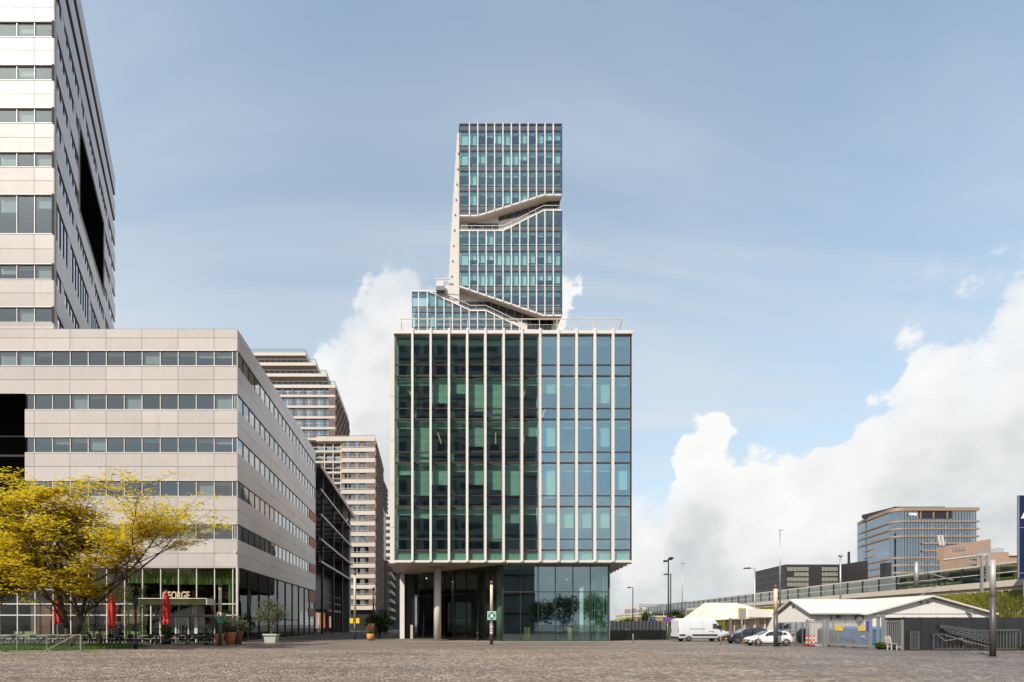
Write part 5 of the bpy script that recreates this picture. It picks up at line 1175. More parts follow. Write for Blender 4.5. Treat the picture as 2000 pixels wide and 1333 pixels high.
mast('floodlight_mast', 'tall slender floodlight mast right of the glass tower', 1305.5, 1095, 68, .08, 0, M['greyd'], 'flood')
mast('thin_mast', 'thin pale mast between the floodlight mast and the grey lamp', 1332.5, 1101, 110, .07, 3.0, None, 'T')
mast('tall_mast', 'tallest pale mast rising above the black slatted building', 1523.5, 1036, 100, .10, 5.0, None, 'T'); mast('camera_mast', 'pale mast with dome camera in front of the black slatted building', 1641.5, 1088, 80, .10, 3.5, None, 'dome')
def catenary():
    rt, x, Y, H = mast('catenary_mast', 'grey catenary mast with slanting stays left of the brick building', 1790, 1098, 76, .22, 7.4); MB().bar((x + .2, Y, H - 1.2), (x + 5.4, Y, 8.4), .14).bar((x + .2, Y, H - 5.2), (x + 3.2, Y, 7.6), .1).build('stay', M['grey'], rt)
    rt = thing('catenary_portal', 'grey lattice catenary portal in front of the brick building', 'mast', (PXX(1918, 72), 72, 7)); Y = 72
    for px in (1918,): 
        for dx in (0, .8): MB().bar(P(px, 1160, Y) + Vector((dx, 0, 0)), P(px, 1084, Y) + Vector((dx, 0, 0)), .22).build('post', M['grey'], rt)
    mb = MB()
    for i in range(6): mb.bar(P(1918, 1158 - i * 12, Y) + Vector((.8 * (i % 2), 0, 0)), P(1918, 1146 - i * 12, Y) + Vector((.8 * ((i + 1) % 2), 0, 0)), .07)
    mb.bar(P(1918, 1087, Y), P(1945, 1082, Y), .12).bar(P(1920, 1100, Y), P(1945, 1083, Y), .1); mb.build('lattice', M['grey'], rt)
catenary()
b0 = local('bollard', 'slim pale bollard nearest the glass tower', 'bollard', 'slim bollards along the parking edge')
MB().lathe([(0, 0), (.05, 0), (.05, .84), (.04, .88), (0, .89)], n=12).build('post', pbr('steel_bollard', (.42, .38, .31), .4, .5), b0, True); MB().lathe([(0, .01), (.09, .01), (.09, .0), (0, 0)], n=12).build('collar', M['greyd'], b0)
for i, (px, yb, lab) in enumerate([(1236.5, 1257, None), (1407.5, 1260, 'slim pale bollard in front of the van nose'), (1481.5, 1263.3, 'slim pale bollard in front of the white hatchback door'), (1551.5, 1263.3, 'slim pale bollard right of the white hatchback')]):
    Y = 1750 / (yb - 1221); (place(b0, (PXX(px, Y), Y, 0)) if i == 0 else dup(b0, (PXX(px, Y), Y, 0), 0, lab))
db = thing('bollard', 'short dark bollard in the shade before the lobby glass', 'bollard', (PXX(933, 53.8), 53.8, 0)); MB().lathe([(0, 0), (.11, 0), (.09, .1), (.075, .8), (.13, .84), (.13, .95), (.05, 1.02), (0, 1.02)], (PXX(933, 53.8), 53.8, 0), 14).build('post', M['dark'], db, True)
def post_sign(name, label, px, yb, yt, w, m, face):
    Y = 1750 / (yb - 1221); x = PXX(px, Y); rt = thing(name, label, 'sign', (x, Y, 0)); z1 = PZ(yt, Y)
    MB().cyl((x, Y, 0), (x, Y, z1), .04, n=8).build('post', M['grey'], rt, True); return rt, x, Y, z1
rt, x, Y, z1 = post_sign('back_of_sign', 'grey backed parking sign with yellow border seen from behind', 1449, 1259, 1189, .7, None, 0)
box('plate', rt, M['grey'], x - .3, x + .3, Y - .08, Y - .05, z1 - .95, z1); box('border', rt, pbr('yellow_border', (.7, .5, .04), .5), x - .36, x + .36, Y - .045, Y - .03, z1 - 1.0, z1 + .05)
rt, x, Y, z1 = post_sign('parking_sign', 'white sign board with blue disc on the dark fence', 1271, 1250, 1207, .7, None, 0)
box('plate', rt, sw, x - .3, x + .3, Y - .07, Y - .05, z1 - .85, z1); MB().cyl((x, Y - .085, z1 - .25), (x, Y - .072, z1 - .25), .2, n=18).build('blue_disc', pbr('sign_blue', (.03, .08, .4), .5), rt)
rt, x, Y, z1 = post_sign('no_parking_sign', 'round blue and red no parking sign left of the van', 1304, 1250, 1207, .7, None, 0)
MB().cyl((x, Y - .06, z1 - .25), (x, Y - .05, z1 - .25), .33, n=20).build('red_rim', pbr('sign_rim_red', (.5, .03, .04), .5), rt); MB().cyl((x, Y - .075, z1 - .25), (x, Y - .062, z1 - .25), .25, n=20).build('blue_disc', pbr('sign_disc_blue', (.03, .08, .42), .5), rt)

# dark slatted fence between the tower and the van
def dark_fence():
    rt = thing('dark_slat_fence', 'dark slatted fence with black lower screen between the glass tower and the van', 'fence', (24, 58, 0))
    p0, p1 = (20.6, 57.2), (28.2, 60.2); a = math.atan2(p1[1] - p0[1], p1[0] - p0[0]); L = math.hypot(p1[0] - p0[0], p1[1] - p0[1]); fr = Frame(*p0, a)
    box('screen', rt, M['black'], 0, L, 0, .06, .02, 1.15, fr)
    n = 46
    for i in range(n): box('slat', rt, M['greyd'] if i % 3 else M['grey'], L * i / n + .01, L * (i + .72) / n, -.02 + .01 * (i % 2), .05, 1.15, 2.15 + .08 * rng.random(), fr)
    for i in range(6): box('post', rt, M['dark'], L * i / 5 - .06, L * i / 5 + .06, .06, .18, 0, 2.3, fr)
    box('end_board', rt, M['greyd'], L - .1, L + 2.2, .2, .3, .02, 2.6, fr)
dark_fence()
# distant rail yard bits between the tower and the van
rt = thing('yard_wall', 'low orange brown retaining wall beyond the dark slatted fence', 'wall', (45, 120, 0)); box('wall', rt, M['brick'], PXX(1242, 120), PXX(1330, 120), 120, 121, 0, 3.6); box('coping', rt, M['beige'], PXX(1241, 120), PXX(1331, 120), 119.9, 121.1, 3.6, 3.9)
rt = thing('gantry', 'pale lattice rail gantry low above the dark slatted fence', 'gantry', (50, 150, 0))
mb = MB()
for a, b in (((1249, 1181), (1370, 1181)), ((1249, 1184.5), (1370, 1184.5))): mb.bar(P(*a, 150), P(*b, 150), .16)
for i in range(24): mb.bar(P(1249 + i * 5, 1181, 150), P(1254 + i * 5, 1184.5, 150), .1)
mb.build('beam', M['grey'], rt)
for px in (1250, 1296, 1340): MB().bar(P(px, 1205, 150), P(px, 1180, 150), .25).build('leg', M['grey'], rt)
for i in range(4): px = 1216 + i * 13; MB().box(PXX(px, 150), PXX(px + 7, 150), 150, 150.2, PZ(1191, 150), PZ(1185, 150)).bar(P(px + 3, 1191, 150), P(px + 3, 1207, 150), .15).build('signal_board', M['beige'], rt)
# ------------------------------------------------------------------ vehicles
M['tyre'] = pbr('tyre_rubber', (.012, .012, .013), .8); M['rim'] = pbr('alloy_rim', (.35, .35, .36), .35, .8, .1, 6); M['cglass'] = pbr('car_window', (.012, .014, .016), .06, 0, .1, 2, spec=.8, coat=.6)
M['hlamp'] = pbr('headlamp_glass', (.10, .10, .11), .1, .2, .1, 3, coat=.8); M['rlamp'] = pbr('tail_lamp_red', (.35, .01, .01), .2, coat=.5); M['trim'] = pbr('black_plastic', (.016, .016, .017), .6); M['plate'] = pbr('yellow_number_plate', (.75, .45, .02), .5)
def wheel(rt, x, y, r, side, spokes=5):
    # y: outer face; side -1 near, +1 far
    w = .2; y0, y1 = (y, y + w) if side < 0 else (y - w, y)
    ym = (y0 + y1) / 2; d = .5 * w
    t = MB().lathe([(r * .62, -d), (r * .93, -d), (r, -d * .6), (r, d * .6), (r * .93, d), (r * .62, d)], (x, ym, r), 22, 'y').build('wheel', M['tyre'], rt, True)
    yo = y0 if side < 0 else y1; s = -1 if side < 0 else 1
    mb = MB().lathe([(r * .64, -.01), (r * .60, -.015), (r * .56, .02), (r * .60, .05)], (x, yo - s * .02, r), 20, 'y')
    for i in range(spokes):
        a = 2 * math.pi * i / spokes + .3; mb.bar((x, yo - s * .015, r), (x + math.cos(a) * r * .6, yo - s * .015, r + math.sin(a) * r * .6), .05, r * .2)
    mb.cyl((x, yo - s * .04, r), (x, yo + s * .002, r), r * .14); mb.build('rim', M['rim'], t)
    MB().cyl((x, yo - s * .07, r), (x, yo - s * .05, r), r * .6, n=18).build('brake_disc', M['trim'], t)
def arch(rt, x, y, r, side):
    s = -1 if side < 0 else 1; pts0 = []; n = 12; mb = MB()
    for i in range(n):
        a0, a1 = math.pi * i / n, math.pi * (i + 1) / n; R0, R1 = r * 1.02, r * 1.2
        q = lambda a, R: (x + R * math.cos(a), r + R * math.sin(a))
        mb.slab([q(a0, R0), q(a0, R1), q(a1, R1), q(a1, R0)], y + s * .004, y - s * .05)
    mb.build('wheel_arch', M['trim'], rt)
def car(name, label, paint, L, prof_top, belt, W, roof, wr, wx, group=None, plate=True):
    "profile lists run front to rear: prof_top (x, z) bonnet and tail line, roof (x, z) glasshouse outline, belt height"
    rt = local(name, label, 'car', group); hw = W / 2
    rings = []
    for x, zt in prof_top:
        e = min(x, L - x); nar = 1 - .22 * max(0, 1 - e / .55) ** 2; h = hw * nar; zb = .2 + .1 * max(0, 1 - e / .4)
        half = [(h * .86, zb), (h * .97, zb + .1), (h, zb + .3), (h * .995, zt - .2), (h * .94, zt - .06), (h * .78, zt)]
        rings.append([(x, y, z) for y, z in half] + [(x, -y, z) for y, z in reversed(half)])
    body = MB().loft(rings).build('body', paint, rt, True)
    # glasshouse shell
    def top_w(z): return hw * (.93 - .26 * (z - belt) / .55)
    rg = []
    for x, z in roof:
        w = top_w(z); rg.append([(x, w * 1.02, belt - .06), (x, w, max(belt - .05, z - .07)), (x, w * .82, z), (x, -w * .82, z), (x, -w, max(belt - .05, z - .07)), (x, -w * 1.02, belt - .06)])
    MB().loft(rg).build('cabin', paint, rt, True)
    rx = [p[0] for p in roof]; zr = lambda x: interp(roof, x)
    return rt, body, zr, top_w
def side_glass(rt, poly, tw, name='side_window'):
    for s in (-1, 1):
        a = [(x, s * (tw(z) + .006), z) for x, z in poly]; b = [(x, s * (tw(z) - .03), z) for x, z in poly]; MB().hull(a, b).build(name, M['cglass'], rt)
def hatchback():
    L, W = 4.05, 1.78; paint = pbr('white_car_paint', (.66, .66, .66), .28, 0, .02, 1, coat=.6)
    top = [(0, .62), (.08, .72), (.35, .82), (.9, .93), (1.25, .98), (2.0, .98), (3.0, 1.0), (3.6, 1.02), (3.9, .98), (4.0, .85), (4.05, .7)]
    roof = [(1.02, .98), (1.45, 1.2), (1.85, 1.4), (2.3, 1.47), (2.8, 1.46), (3.3, 1.40), (3.65, 1.28), (3.88, 1.02)]
    rt, body, zr, tw = car('hatchback', 'white hatchback parked facing left behind the slim bollards', paint, L, top, .96, W, roof, .32, (.75, 3.28))
    side_glass(rt, [(1.42, 1.0), (2.22, 1.01), (2.22, 1.38), (1.92, 1.35), (1.62, 1.2)], tw); side_glass(rt, [(2.3, 1.01), (3.0, 1.04), (3.05, 1.34), (2.3, 1.385)], tw); side_glass(rt, [(3.08, 1.05), (3.45, 1.12), (3.4, 1.25), (3.12, 1.32)], tw)
    MB().hull([(1.07, -.74, 1.0), (1.07, .74, 1.0), (1.80, .55, 1.385), (1.80, -.55, 1.385)], [(1.02, -.74, 1.02), (1.02, .74, 1.02), (1.77, .55, 1.41), (1.77, -.55, 1.41)]).build('windscreen', M['cglass'], rt)
    MB().hull([(3.90, -.6, 1.05), (3.90, .6, 1.05), (3.70, .5, 1.26), (3.70, -.5, 1.26)], [(3.94, -.6, 1.05), (3.94, .6, 1.05), (3.73, .5, 1.28), (3.73, -.5, 1.28)]).build('rear_window', M['cglass'], rt)
    for s in (-1, 1):
        for x in (.75, 3.28): wheel(rt, x, s * .9, .32, s); arch(rt, x, s * .885, .32, s)
        MB().hull([(.06, s * .5, .66), (.1, s * .72, .66), (.52, s * .86, .80), (.46, s * .84, .70)], [(.04, s * .5, .74), (.12, s * .70, .76), (.55, s * .85, .86), (.46, s * .84, .80)]).build('headlight', M['hlamp'], rt)
        MB().hull([(.14, s * .72, .3), (.3, s * .84, .3), (.34, s * .86, .56), (.18, s * .76, .5)], [(.10, s * .70, .3), (.27, s * .88, .3), (.31, s * .895, .56), (.15, s * .77, .5)]).build('fog_grille', M['trim'], rt)
        MB().box(3.86, 3.99, s * .6 - .15, s * .6 + .15, .78, .92).build('tail_light', M['rlamp'], rt)
        MB().hull([(1.42, s * .9, .98), (1.58, s * .9, .98), (1.58, s * 1.02, 1.0), (1.45, s * 1.02, 1.0)], [(1.44, s * .9, 1.08), (1.58, s * .9, 1.08), (1.58, s * 1.02, 1.1), (1.47, s * 1.02, 1.1)]).build('mirror', M['trim'], rt)
        for x in (1.38, 2.26, 3.06): MB().bar((x, s * .892, .36), (x, s * .884, .95), .008, .012).build('door_gap', M['trim'], rt)
        for x in (2.05, 2.9): MB().box(x, x + .16, s * .885 - .012, s * .885 + .012, .84, .87).build('door_handle', M['trim'], rt)
    MB().hull([(.0, -.5, .28), (.0, .5, .28), (-.01, .55, .5), (-.01, -.55, .5)], [(.06, -.5, .26), (.06, .5, .26), (.06, .55, .52), (.06, -.55, .52)]).build('grille', M['trim'], rt)
    MB().box(-.035, -.012, -.26, .26, .36, .47).build('number_plate', M['plate'], rt); MB().box(.3, 3.7, -.86, .86, .16, .3).build('sill', M['trim'], rt)
    return rt
h1 = hatchback(); place(h1, (27.25, 43.6, 0), RD(-9)); h1.scale = (.84, .84, .88)
def dark_suv():
    L, W = 4.5, 1.86; paint = pbr('dark_blue_car_paint', (.012, .016, .028), .22, .2, .1, 1, coat=.8)
    top = [(0, .7), (.08, .85), (.4, .98), (1.0, 1.06), (1.3, 1.08), (2.2, 1.07), (3.4, 1.1), (4.1, 1.1), (4.4, 1.02), (4.5, .75)]
    roof = [(1.1, 1.06), (1.5, 1.3), (1.95, 1.55), (2.5, 1.63), (3.1, 1.62), (3.8, 1.54), (4.15, 1.36), (4.34, 1.1)]
    rt, body, zr, tw = car('dark_car', 'dark blue car parked facing left behind the white hatchback', paint, L, top, 1.06, W, roof, .36, (.85, 3.6))
    side_glass(rt, [(1.55, 1.1), (2.35, 1.1), (2.35, 1.53), (2.05, 1.5)], tw); side_glass(rt, [(2.43, 1.1), (3.5, 1.14), (3.5, 1.48), (2.43, 1.54)], tw)
    MB().hull([(1.14, -.76, 1.1), (1.14, .76, 1.1), (1.9, .58, 1.53), (1.9, -.58, 1.53)], [(1.09, -.76, 1.12), (1.09, .76, 1.12), (1.87, .58, 1.56), (1.87, -.58, 1.56)]).build('windscreen', M['wsc'], rt)
    for s in (-1, 1):
        for x in (.85, 3.6): wheel(rt, x, s * .94, .36, s); arch(rt, x, s * .92, .36, s)
        MB().hull([(.02, s * .55, .78), (.08, s * .8, .78), (.4, s * .86, .84), (.3, s * .8, .78)], [(.02, s * .55, .86), (.08, s * .8, .88), (.4, s * .86, .92), (.3, s * .8, .9)]).build('headlight', M['hlamp'], rt)
    MB().box(-.03, -.005, -.26, .26, .42, .54).build('number_plate', M['plate'], rt); MB().box(-.02, .05, -.6, .6, .55, .75).build('grille', M['trim'], rt)
    return rt
M['wsc'] = pbr('bright_windscreen', (.03, .04, .045), .05, 0, .1, 1, spec=1, coat=1)
d1 = dark_suv(); place(d1, (28.7, 49.0, 0), RD(-8)); d1.scale = (.86, .86, .9)
def van():
    L, W, H = 5.9, 2.0, 2.65; paint = pbr('white_van_paint', (.56, .57, .61), .3, 0, .03, .8, coat=.4)
    rt = local('delivery_van', 'long white panel van parked beside the dark fence', 'van'); hw = W / 2
    # front at x = 0, body rings to the rear
    st = [(0, .95, .80), (.1, 1.08, .90), (.5, 1.22, .97), (.85, 1.42, 1), (1.25, 2.0, 1), (1.65, 2.48, 1), (2.0, 2.60, 1), (3.5, 2.65, 1), (5.5, 2.64, 1), (5.85, 2.58, .98), (5.9, 2.4, .96)]
    rg = []
    for x, zt, n in st:
        h = hw * n; zb = .32; tp = h * (.88 if zt > 2 else .8)
        half = [(h * .9, zb), (h, zb + .15), (h, .95), (h * (.985 if zt > 1.5 else .97), min(zt - .1, 1.45) if zt > 1.2 else zt - .08), ((h * .93 if zt > 2 else h * .88), zt - .06 if zt < 1.6 else zt - .14), (tp, zt)]
        rg.append([(x, y, z) for y, z in half] + [(x, -y, z) for y, z in reversed(half)])
    MB().loft(rg).build('body', paint, rt, True)
    for s in (-1, 1):
        y = s * (hw * .985 + .004)
        pl = [(1.02, 1.42), (1.95, 1.46), (1.95, 2.02), (1.55, 2.02), (1.3, 1.78)]
        MB().hull([(x, s * (hw * .99 - .055 * (z - 1.4)) + s * .012, z) for x, z in pl], [(x, s * (hw * .9), z) for x, z in pl]).build('cab_window', M['cglass'], rt)
        for x in (1.05, 4.75): wheel(rt, x, s * 1.0, .34, s, 6); arch(rt, x, s * .985, .34, s)
        MB().box(1.45, 4.35, s * hw - .03, s * hw + .03, .66, .84).build('rubbing_strip', M['trim'], rt); MB().box(5.15, 5.86, s * hw - .03, s * hw + .025, .66, .84).build('rubbing_strip', M['trim'], rt)
        MB().box(2.9, 4.6, s * hw * .985 - .02, s * hw * .985 + .014, 1.42, 1.47).build('door_rail', M['trim'], rt)
        for x in (2.02, 3.15, 4.62): MB().bar((x, s * (hw + .004), .5), (x, s * (hw * .99), 1.5), .008, .015).bar((x, s * (hw * .99), 1.5), (x, s * hw * .945, 2.45), .008, .015).build('panel_gap', M['greyd'], rt)
        for x in (1.85, 2.2): MB().box(x, x + .18, s * hw - .02, s * hw + .03, 1.12, 1.17).build('door_handle', M['trim'], rt)
        MB().box(5.84, 5.92, s * .86 - .07, s * .86 + .07, 1.0, 1.55).build('tail_light', M['rlamp'], rt)
        MB().hull([(.06, s * .55, .82), (.1, s * .85, .82), (.5, s * .93, .95), (.4, s * .9, .82)], [(.06, s * .55, 1.0), (.12, s * .85, 1.02), (.5, s * .93, 1.12), (.4, s * .9, 1.0)]).build('headlight', M['hlamp'], rt)
        MB().box(1.1, 1.28, s * 1.02 - .06, s * 1.02 + .22 * s if s > 0 else s * 1.02 + .06, 1.45, 1.85).build('mirror', M['trim'], rt)
    MB().hull([(.86, -.86, 1.42), (.86, .86, 1.42), (1.6, .78, 2.38), (1.6, -.78, 2.38)], [(.82, -.86, 1.46), (.82, .86, 1.46), (1.56, .78, 2.42), (1.56, -.78, 2.42)]).build('windscreen', M['cglass'], rt)
    MB().box(-.04, .1, -.85, .85, .34, .62).build('bumper', M['trim'], rt); MB().box(5.85, 6.0, -.92, .92, .36, .56).build('bumper', M['trim'], rt)
    return rt
v1 = van(); place(v1, (31.7, 54.3, 0), RD(180)); v1.scale = (.90, .90, .92)
lit = MB().hull([(29.1, 46.0, .005), (29.7, 45.9, .005), (29.8, 46.2, .005), (29.2, 46.3, .005)], [(29.2, 46.05, .14), (29.5, 45.95, .2), (29.6, 46.15, .12), (29.3, 46.2, .08)]).build('plastic_bag', pbr('red_white_plastic', (.6, .16, .12), .5, 0, .6, 6), None, origin=(29.4, 46.1, 0)); tag(lit, 'crumpled red and white plastic bag on the ground before the van', 'litter')
# ------------------------------------------------------------------ trees, plants, terrace
M['bark'] = pbr('locust_bark', (.075, .055, .035), .9, 0, .3, 6, bump=.4, bscale=14); M['bark2'] = pbr('olive_bark', (.24, .19, .14), .9, 0, .3, 8)
M['lf_loc'] = leafmat('locust_leaves', [(.42, .37, .018), (.64, .49, .022), (.78, .54, .025), (.80, .60, .06)], .58)
M['lf_olive'] = leafmat('olive_leaves', [(.055, .07, .03), (.11, .125, .07), (.20, .20, .13)], .2)
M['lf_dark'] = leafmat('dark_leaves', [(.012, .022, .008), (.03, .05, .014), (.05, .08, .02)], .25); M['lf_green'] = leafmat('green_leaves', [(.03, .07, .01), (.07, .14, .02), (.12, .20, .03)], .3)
M['lf_flower'] = leafmat('dry_flowers', [(.20, .10, .05), (.32, .18, .09), (.38, .26, .10)], .3)
def leaf_cloud(name, c, size, m, parent, seed, flat=.35, asp=.42):
    "leaf sprays: flat quads round points c, near level"
    r = np.random.RandomState(seed); n = len(c); o = np.array(org(parent)) if parent else np.zeros(3)
    a = r.rand(n) * 6.283; s = size * (.55 + .9 * r.rand(n)); tl = (r.rand(n, 2) - .5) * 2 * flat
    u = np.stack([np.cos(a), np.sin(a), tl[:, 0]], 1) * s[:, None]; v = np.stack([-np.sin(a), np.cos(a), tl[:, 1]], 1) * (s * asp)[:, None]
    c = c - o; V = np.stack([c - u * .5, c + v * .5, c + u * .5, c - v * .5], 1)
    ob = bpy.data.objects.new(name, quads(name, V, m)); COL.objects.link(ob)
    if parent: attach(ob, parent)
    return ob
def limbs(stems, depth, r, seed, up=.12, flat=.75, nchild=(3, 5), shrink=.62, bend=.25):
    "branch skeleton: list of (p0, p1, r0, r1) and twig points"
    R = random.Random(seed); seg = []; tips = []
    def grow(p, d, L, rad, lev):
        n = 5; pts = [p]; q = p.copy(); dd = d.copy()
        for i in range(n):
            dd = (dd + Vector((R.uniform(-1, 1), R.uniform(-1, 1), R.uniform(-.6, .8))) * bend * .5 + Vector((0, 0, up if lev < 2 else up * .3))).normalized()
            q2 = q + dd * L / n; r0 = rad * (1 - .55 * i / n); r1 = rad * (1 - .55 * (i + 1) / n); seg.append((q.copy(), q2.copy(), r0, r1)); q = q2; pts.append(q.copy())
            if (lev >= 2 and i in (2, 4)) or (lev == 1 and i == 4): tips.append((q.copy(), lev, dd.copy()))
        if lev < depth:
            k = R.randint(*nchild)
            for j in range(k):
                t = .35 + .65 * (j + R.random()) / k; b = pts[min(n, int(t * n))]; az = R.random() * 6.283
                side = Vector((math.cos(az), math.sin(az), R.uniform(-.1, .35))); nd = (dd * (.55 if lev else .45) + side * flat).normalized()
                grow(b, nd, L * shrink * R.uniform(.75, 1.2), rad * .45 * R.uniform(.8, 1.1), lev + 1)
    for p, d, L, rad in stems: grow(Vector(p), Vector(d).normalized(), L, rad, 0)
    return seg, tips
def wood(name, seg, m, parent, minr=.006, nn=6):
    mb = MB()
    for a, b, r0, r1 in seg: mb.cyl(a, b, max(r0, minr), max(r1, minr), 8 if r0 > .06 else (5 if r0 > .02 else 3))
    return mb.build(name, m, parent, True)
def locust(label, base, stems, seed, nper=26, size=.27, depth=3):
    rt = thing('honey_locust', label, 'tree', base)
    seg, tips = limbs(stems, depth, .2, seed, .10, .85, (4, 6), .60, .34)
    wood('trunk', seg, M['bark'], rt, .012)
    r = np.random.RandomState(seed); pts = []
    for p, lev, d in tips:
        n = nper if lev >= 2 else nper // 2
        g = r.randn(n, 3) * np.array([.40, .40, .055]); pts.append(np.array(p)[None] + g)
    c = np.concatenate(pts); c = c[c[:, 2] > 2.2]
    leaf_cloud('crown', c, size, M['lf_loc'], rt, seed, .35)
    return rt, len(c)
bx = PXX(133, 36.5)
rt, n = locust('yellow leaved honey locust with forked trunk on the lawn in front of the restaurant', (bx, 36.5, 0), [((bx, 36.5, 0), (-.10, .05, 1), 7.6, .19), ((bx + .12, 36.4, .1), (.52, -.1, .8), 6.4, .16), ((bx - .2, 36.6, 2.6), (-.75, .1, .55), 5.2, .10), ((bx + .9, 36.2, 2.4), (.92, -.15, .36), 7.6, .11), ((bx - .35, 36.8, 4.0), (.25, .6, .8), 5.6, .10), ((bx + 1.6, 36.0, 3.6), (.95, .3, .50), 6.9, .09), ((bx - .4, 36.5, 4.6), (-.5, -.5, .75), 5.6, .09)], 12, 23)
bx2 = PXX(-62, 38)
rt, n2 = locust('yellow leaved honey locust cut off by the left edge of the picture', (bx2, 38, 0), [((bx2, 38, 0), (.15, 0, 1), 6.8, .17), ((bx2 + .4, 38, 1.9), (.8, -.1, .30), 4.4, .10), ((bx2 + .7, 38, 3.4), (.5, .4, .6), 4.2, .08)], 31, 30)
print('locust leaves', n, n2)
def olive(label, x, y, z0, th, rad, seed, m=None, n=2600, size=.16, trunk=.05):
    rt = thing('olive_tree', label, 'tree', (x, y, z0)); m = m or M['lf_olive']
    seg, tips = limbs([((x, y, z0), (.05, 0, 1), th, trunk)], 2, .05, seed, .1, .8, (5, 7), .55, .3); wood('trunk', seg[:5], M['bark2'], rt, .03)
    wood('branches', seg[5:], M['bark2'], rt, .008)
    r = np.random.RandomState(seed); k = 26; cc = r.randn(k, 3); cc /= np.linalg.norm(cc, axis=1)[:, None]; cc *= rad * (.55 + .4 * r.rand(k))[:, None]; cc[:, 2] *= .72
    i = r.randint(0, k, n); p = cc[i] + r.randn(n, 3) * rad * .2; p += np.array([x, y, z0 + th + rad * .35]); leaf_cloud('crown', p, size, m, rt, seed, .9, .35); return rt
def tub(name, label, x, y, prof, m, n=18, sq=False):
    rt = thing(name, label, 'planter', (x, y, 0)); MB().lathe(prof, (x, y, 0), 4 if sq else n).build('pot', m, rt, not sq); MB().lathe([(0, prof[-1][1] - .02), (prof[-1][0], prof[-1][1] - .02), (prof[-1][0], prof[-1][1] - .05), (0, prof[-1][1] - .05)], (x, y, 0), 4 if sq else n).build('soil', M['bed'], rt); return rt
terra = pbr('terracotta', (.50, .20, .08), .75, 0, .12, 3); pg = pbr('pale_grey_planter', (.44, .46, .39), .6, 0, .06, 2)
Yp = 1750 / 34.6; xp = PXX(530, Yp)
rtp = thing('square_planter', 'pale grey square planter under the round olive tree at the corner', 'planter', (xp, Yp, 0)); MB().hull([(xp - .5, Yp - .5, 0), (xp + .5, Yp - .5, 0), (xp + .5, Yp + .5, 0), (xp - .5, Yp + .5, 0)], [(xp - .6, Yp - .6, .72), (xp + .6, Yp - .6, .72), (xp + .6, Yp + .6, .72), (xp - .6, Yp + .6, .72)]).build('tub', pg, rtp); MB().box(xp - .68, xp + .68, Yp - .68, Yp + .68, .722, .86).build('rim', pg, rtp); MB().box(xp - .55, xp + .55, Yp - .55, Yp + .55, .86, .868).build('soil', M['bed'], rtp)
olive('round olive tree in the pale square planter at the building corner', xp, Yp, .86, 1.5, 1.55, 5, None, 4200, .17, .09)
PT = [(0, 0), (.30, 0), (.38, .5), (.45, .62), (.45, .72), (.40, .72), (.38, .66)]
for i, (px, Y, lab, lab2) in enumerate([(428, 44.6, 'terracotta pot left of the green box sign mast', 'loose olive bush in the pot left of the green box sign mast'), (449, 45.6, 'terracotta pot just right of the green box sign mast', 'loose olive bush in the pot right of the green box sign mast'), (462, 47, 'darker terracotta pot at the corner of the restaurant', 'loose olive bush in the darker pot at the restaurant corner')]):
    x = PXX(px, Y); tub('terracotta_pot', lab, x, Y, [(a * (1 + .2 * i), b * (1.4 + .1 * i)) for a, b in PT], terra if i < 2 else pbr('dark_terracotta', (.22, .08, .05), .8))
    olive(lab2, x, Y, .9, .55, .95 + .05 * i, 40 + i, None, 1700, .15, .04)
Yf = 1750 / 30.5; xf = PXX(724, Yf); tub('flower_pot', 'ochre terracotta pot with dry flowers before the shaded street', xf, Yf, [(0, 0), (.3, 0), (.45, .3), (.47, .62), (.4, .78), (.34, .78)], pbr('ochre_pot', (.48, .22, .05), .7, 0, .1, 3))
rf = np.random.RandomState(8); fl = thing('potted_flowers', 'dry orange flowers and green leaves in the ochre pot', 'plant', (xf, Yf, .75)); leaf_cloud('leaves', np.array([xf, Yf, .95]) + rf.randn(500, 3) * np.array([.22, .22, .14]), .12, M['lf_green'], fl, 3, .9); leaf_cloud('flowers', np.array([xf, Yf, 1.45]) + rf.randn(900, 3) * np.array([.26, .26, .26]), .1, M['lf_flower'], fl, 4, .9)
def bush(name, label, x, y, rad, h, m, n, seed, size=.25, cat='tree', z0=0.0):
    rt = thing(name, label, cat, (x, y, z0)); seg, tips = limbs([((x, y, z0), (0, 0, 1), h * .55, .12)], 2, .1, seed); wood('trunk', seg, M['bark'], rt, .02)
    r = np.random.RandomState(seed); k = 40; cc = r.randn(k, 3); cc /= np.linalg.norm(cc, axis=1)[:, None]; cc *= np.array([rad, rad, h * .42]) * (.45 + .5 * r.rand(k))[:, None]; i = r.randint(0, k, n)
    leaf_cloud('crown', cc[i] + r.randn(n, 3) * rad * .17 + np.array([x, y, z0 + h * .58]), size, m, rt, seed, .9, .5); return rt
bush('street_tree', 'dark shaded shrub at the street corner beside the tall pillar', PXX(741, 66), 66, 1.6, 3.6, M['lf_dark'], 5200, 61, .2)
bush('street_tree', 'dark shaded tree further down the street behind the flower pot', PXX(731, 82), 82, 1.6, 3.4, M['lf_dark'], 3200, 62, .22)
bush('yard_tree', 'small bright green tree beyond the dark slatted fence', PXX(1262, 110), 110, 1.7, 4.9, M['lf_green'], 2600, 63, .3); bush('yard_tree', 'darker green tree beside the floodlight mast beyond the fence', PXX(1318, 108), 108, 1.8, 5.2, M['lf_dark'], 2600, 64, .3); bush('yard_tree', 'low olive green tree left of the bright yard tree', PXX(1227, 105), 105, 1.1, 2.9, M['lf_green'], 1500, 65, .3)
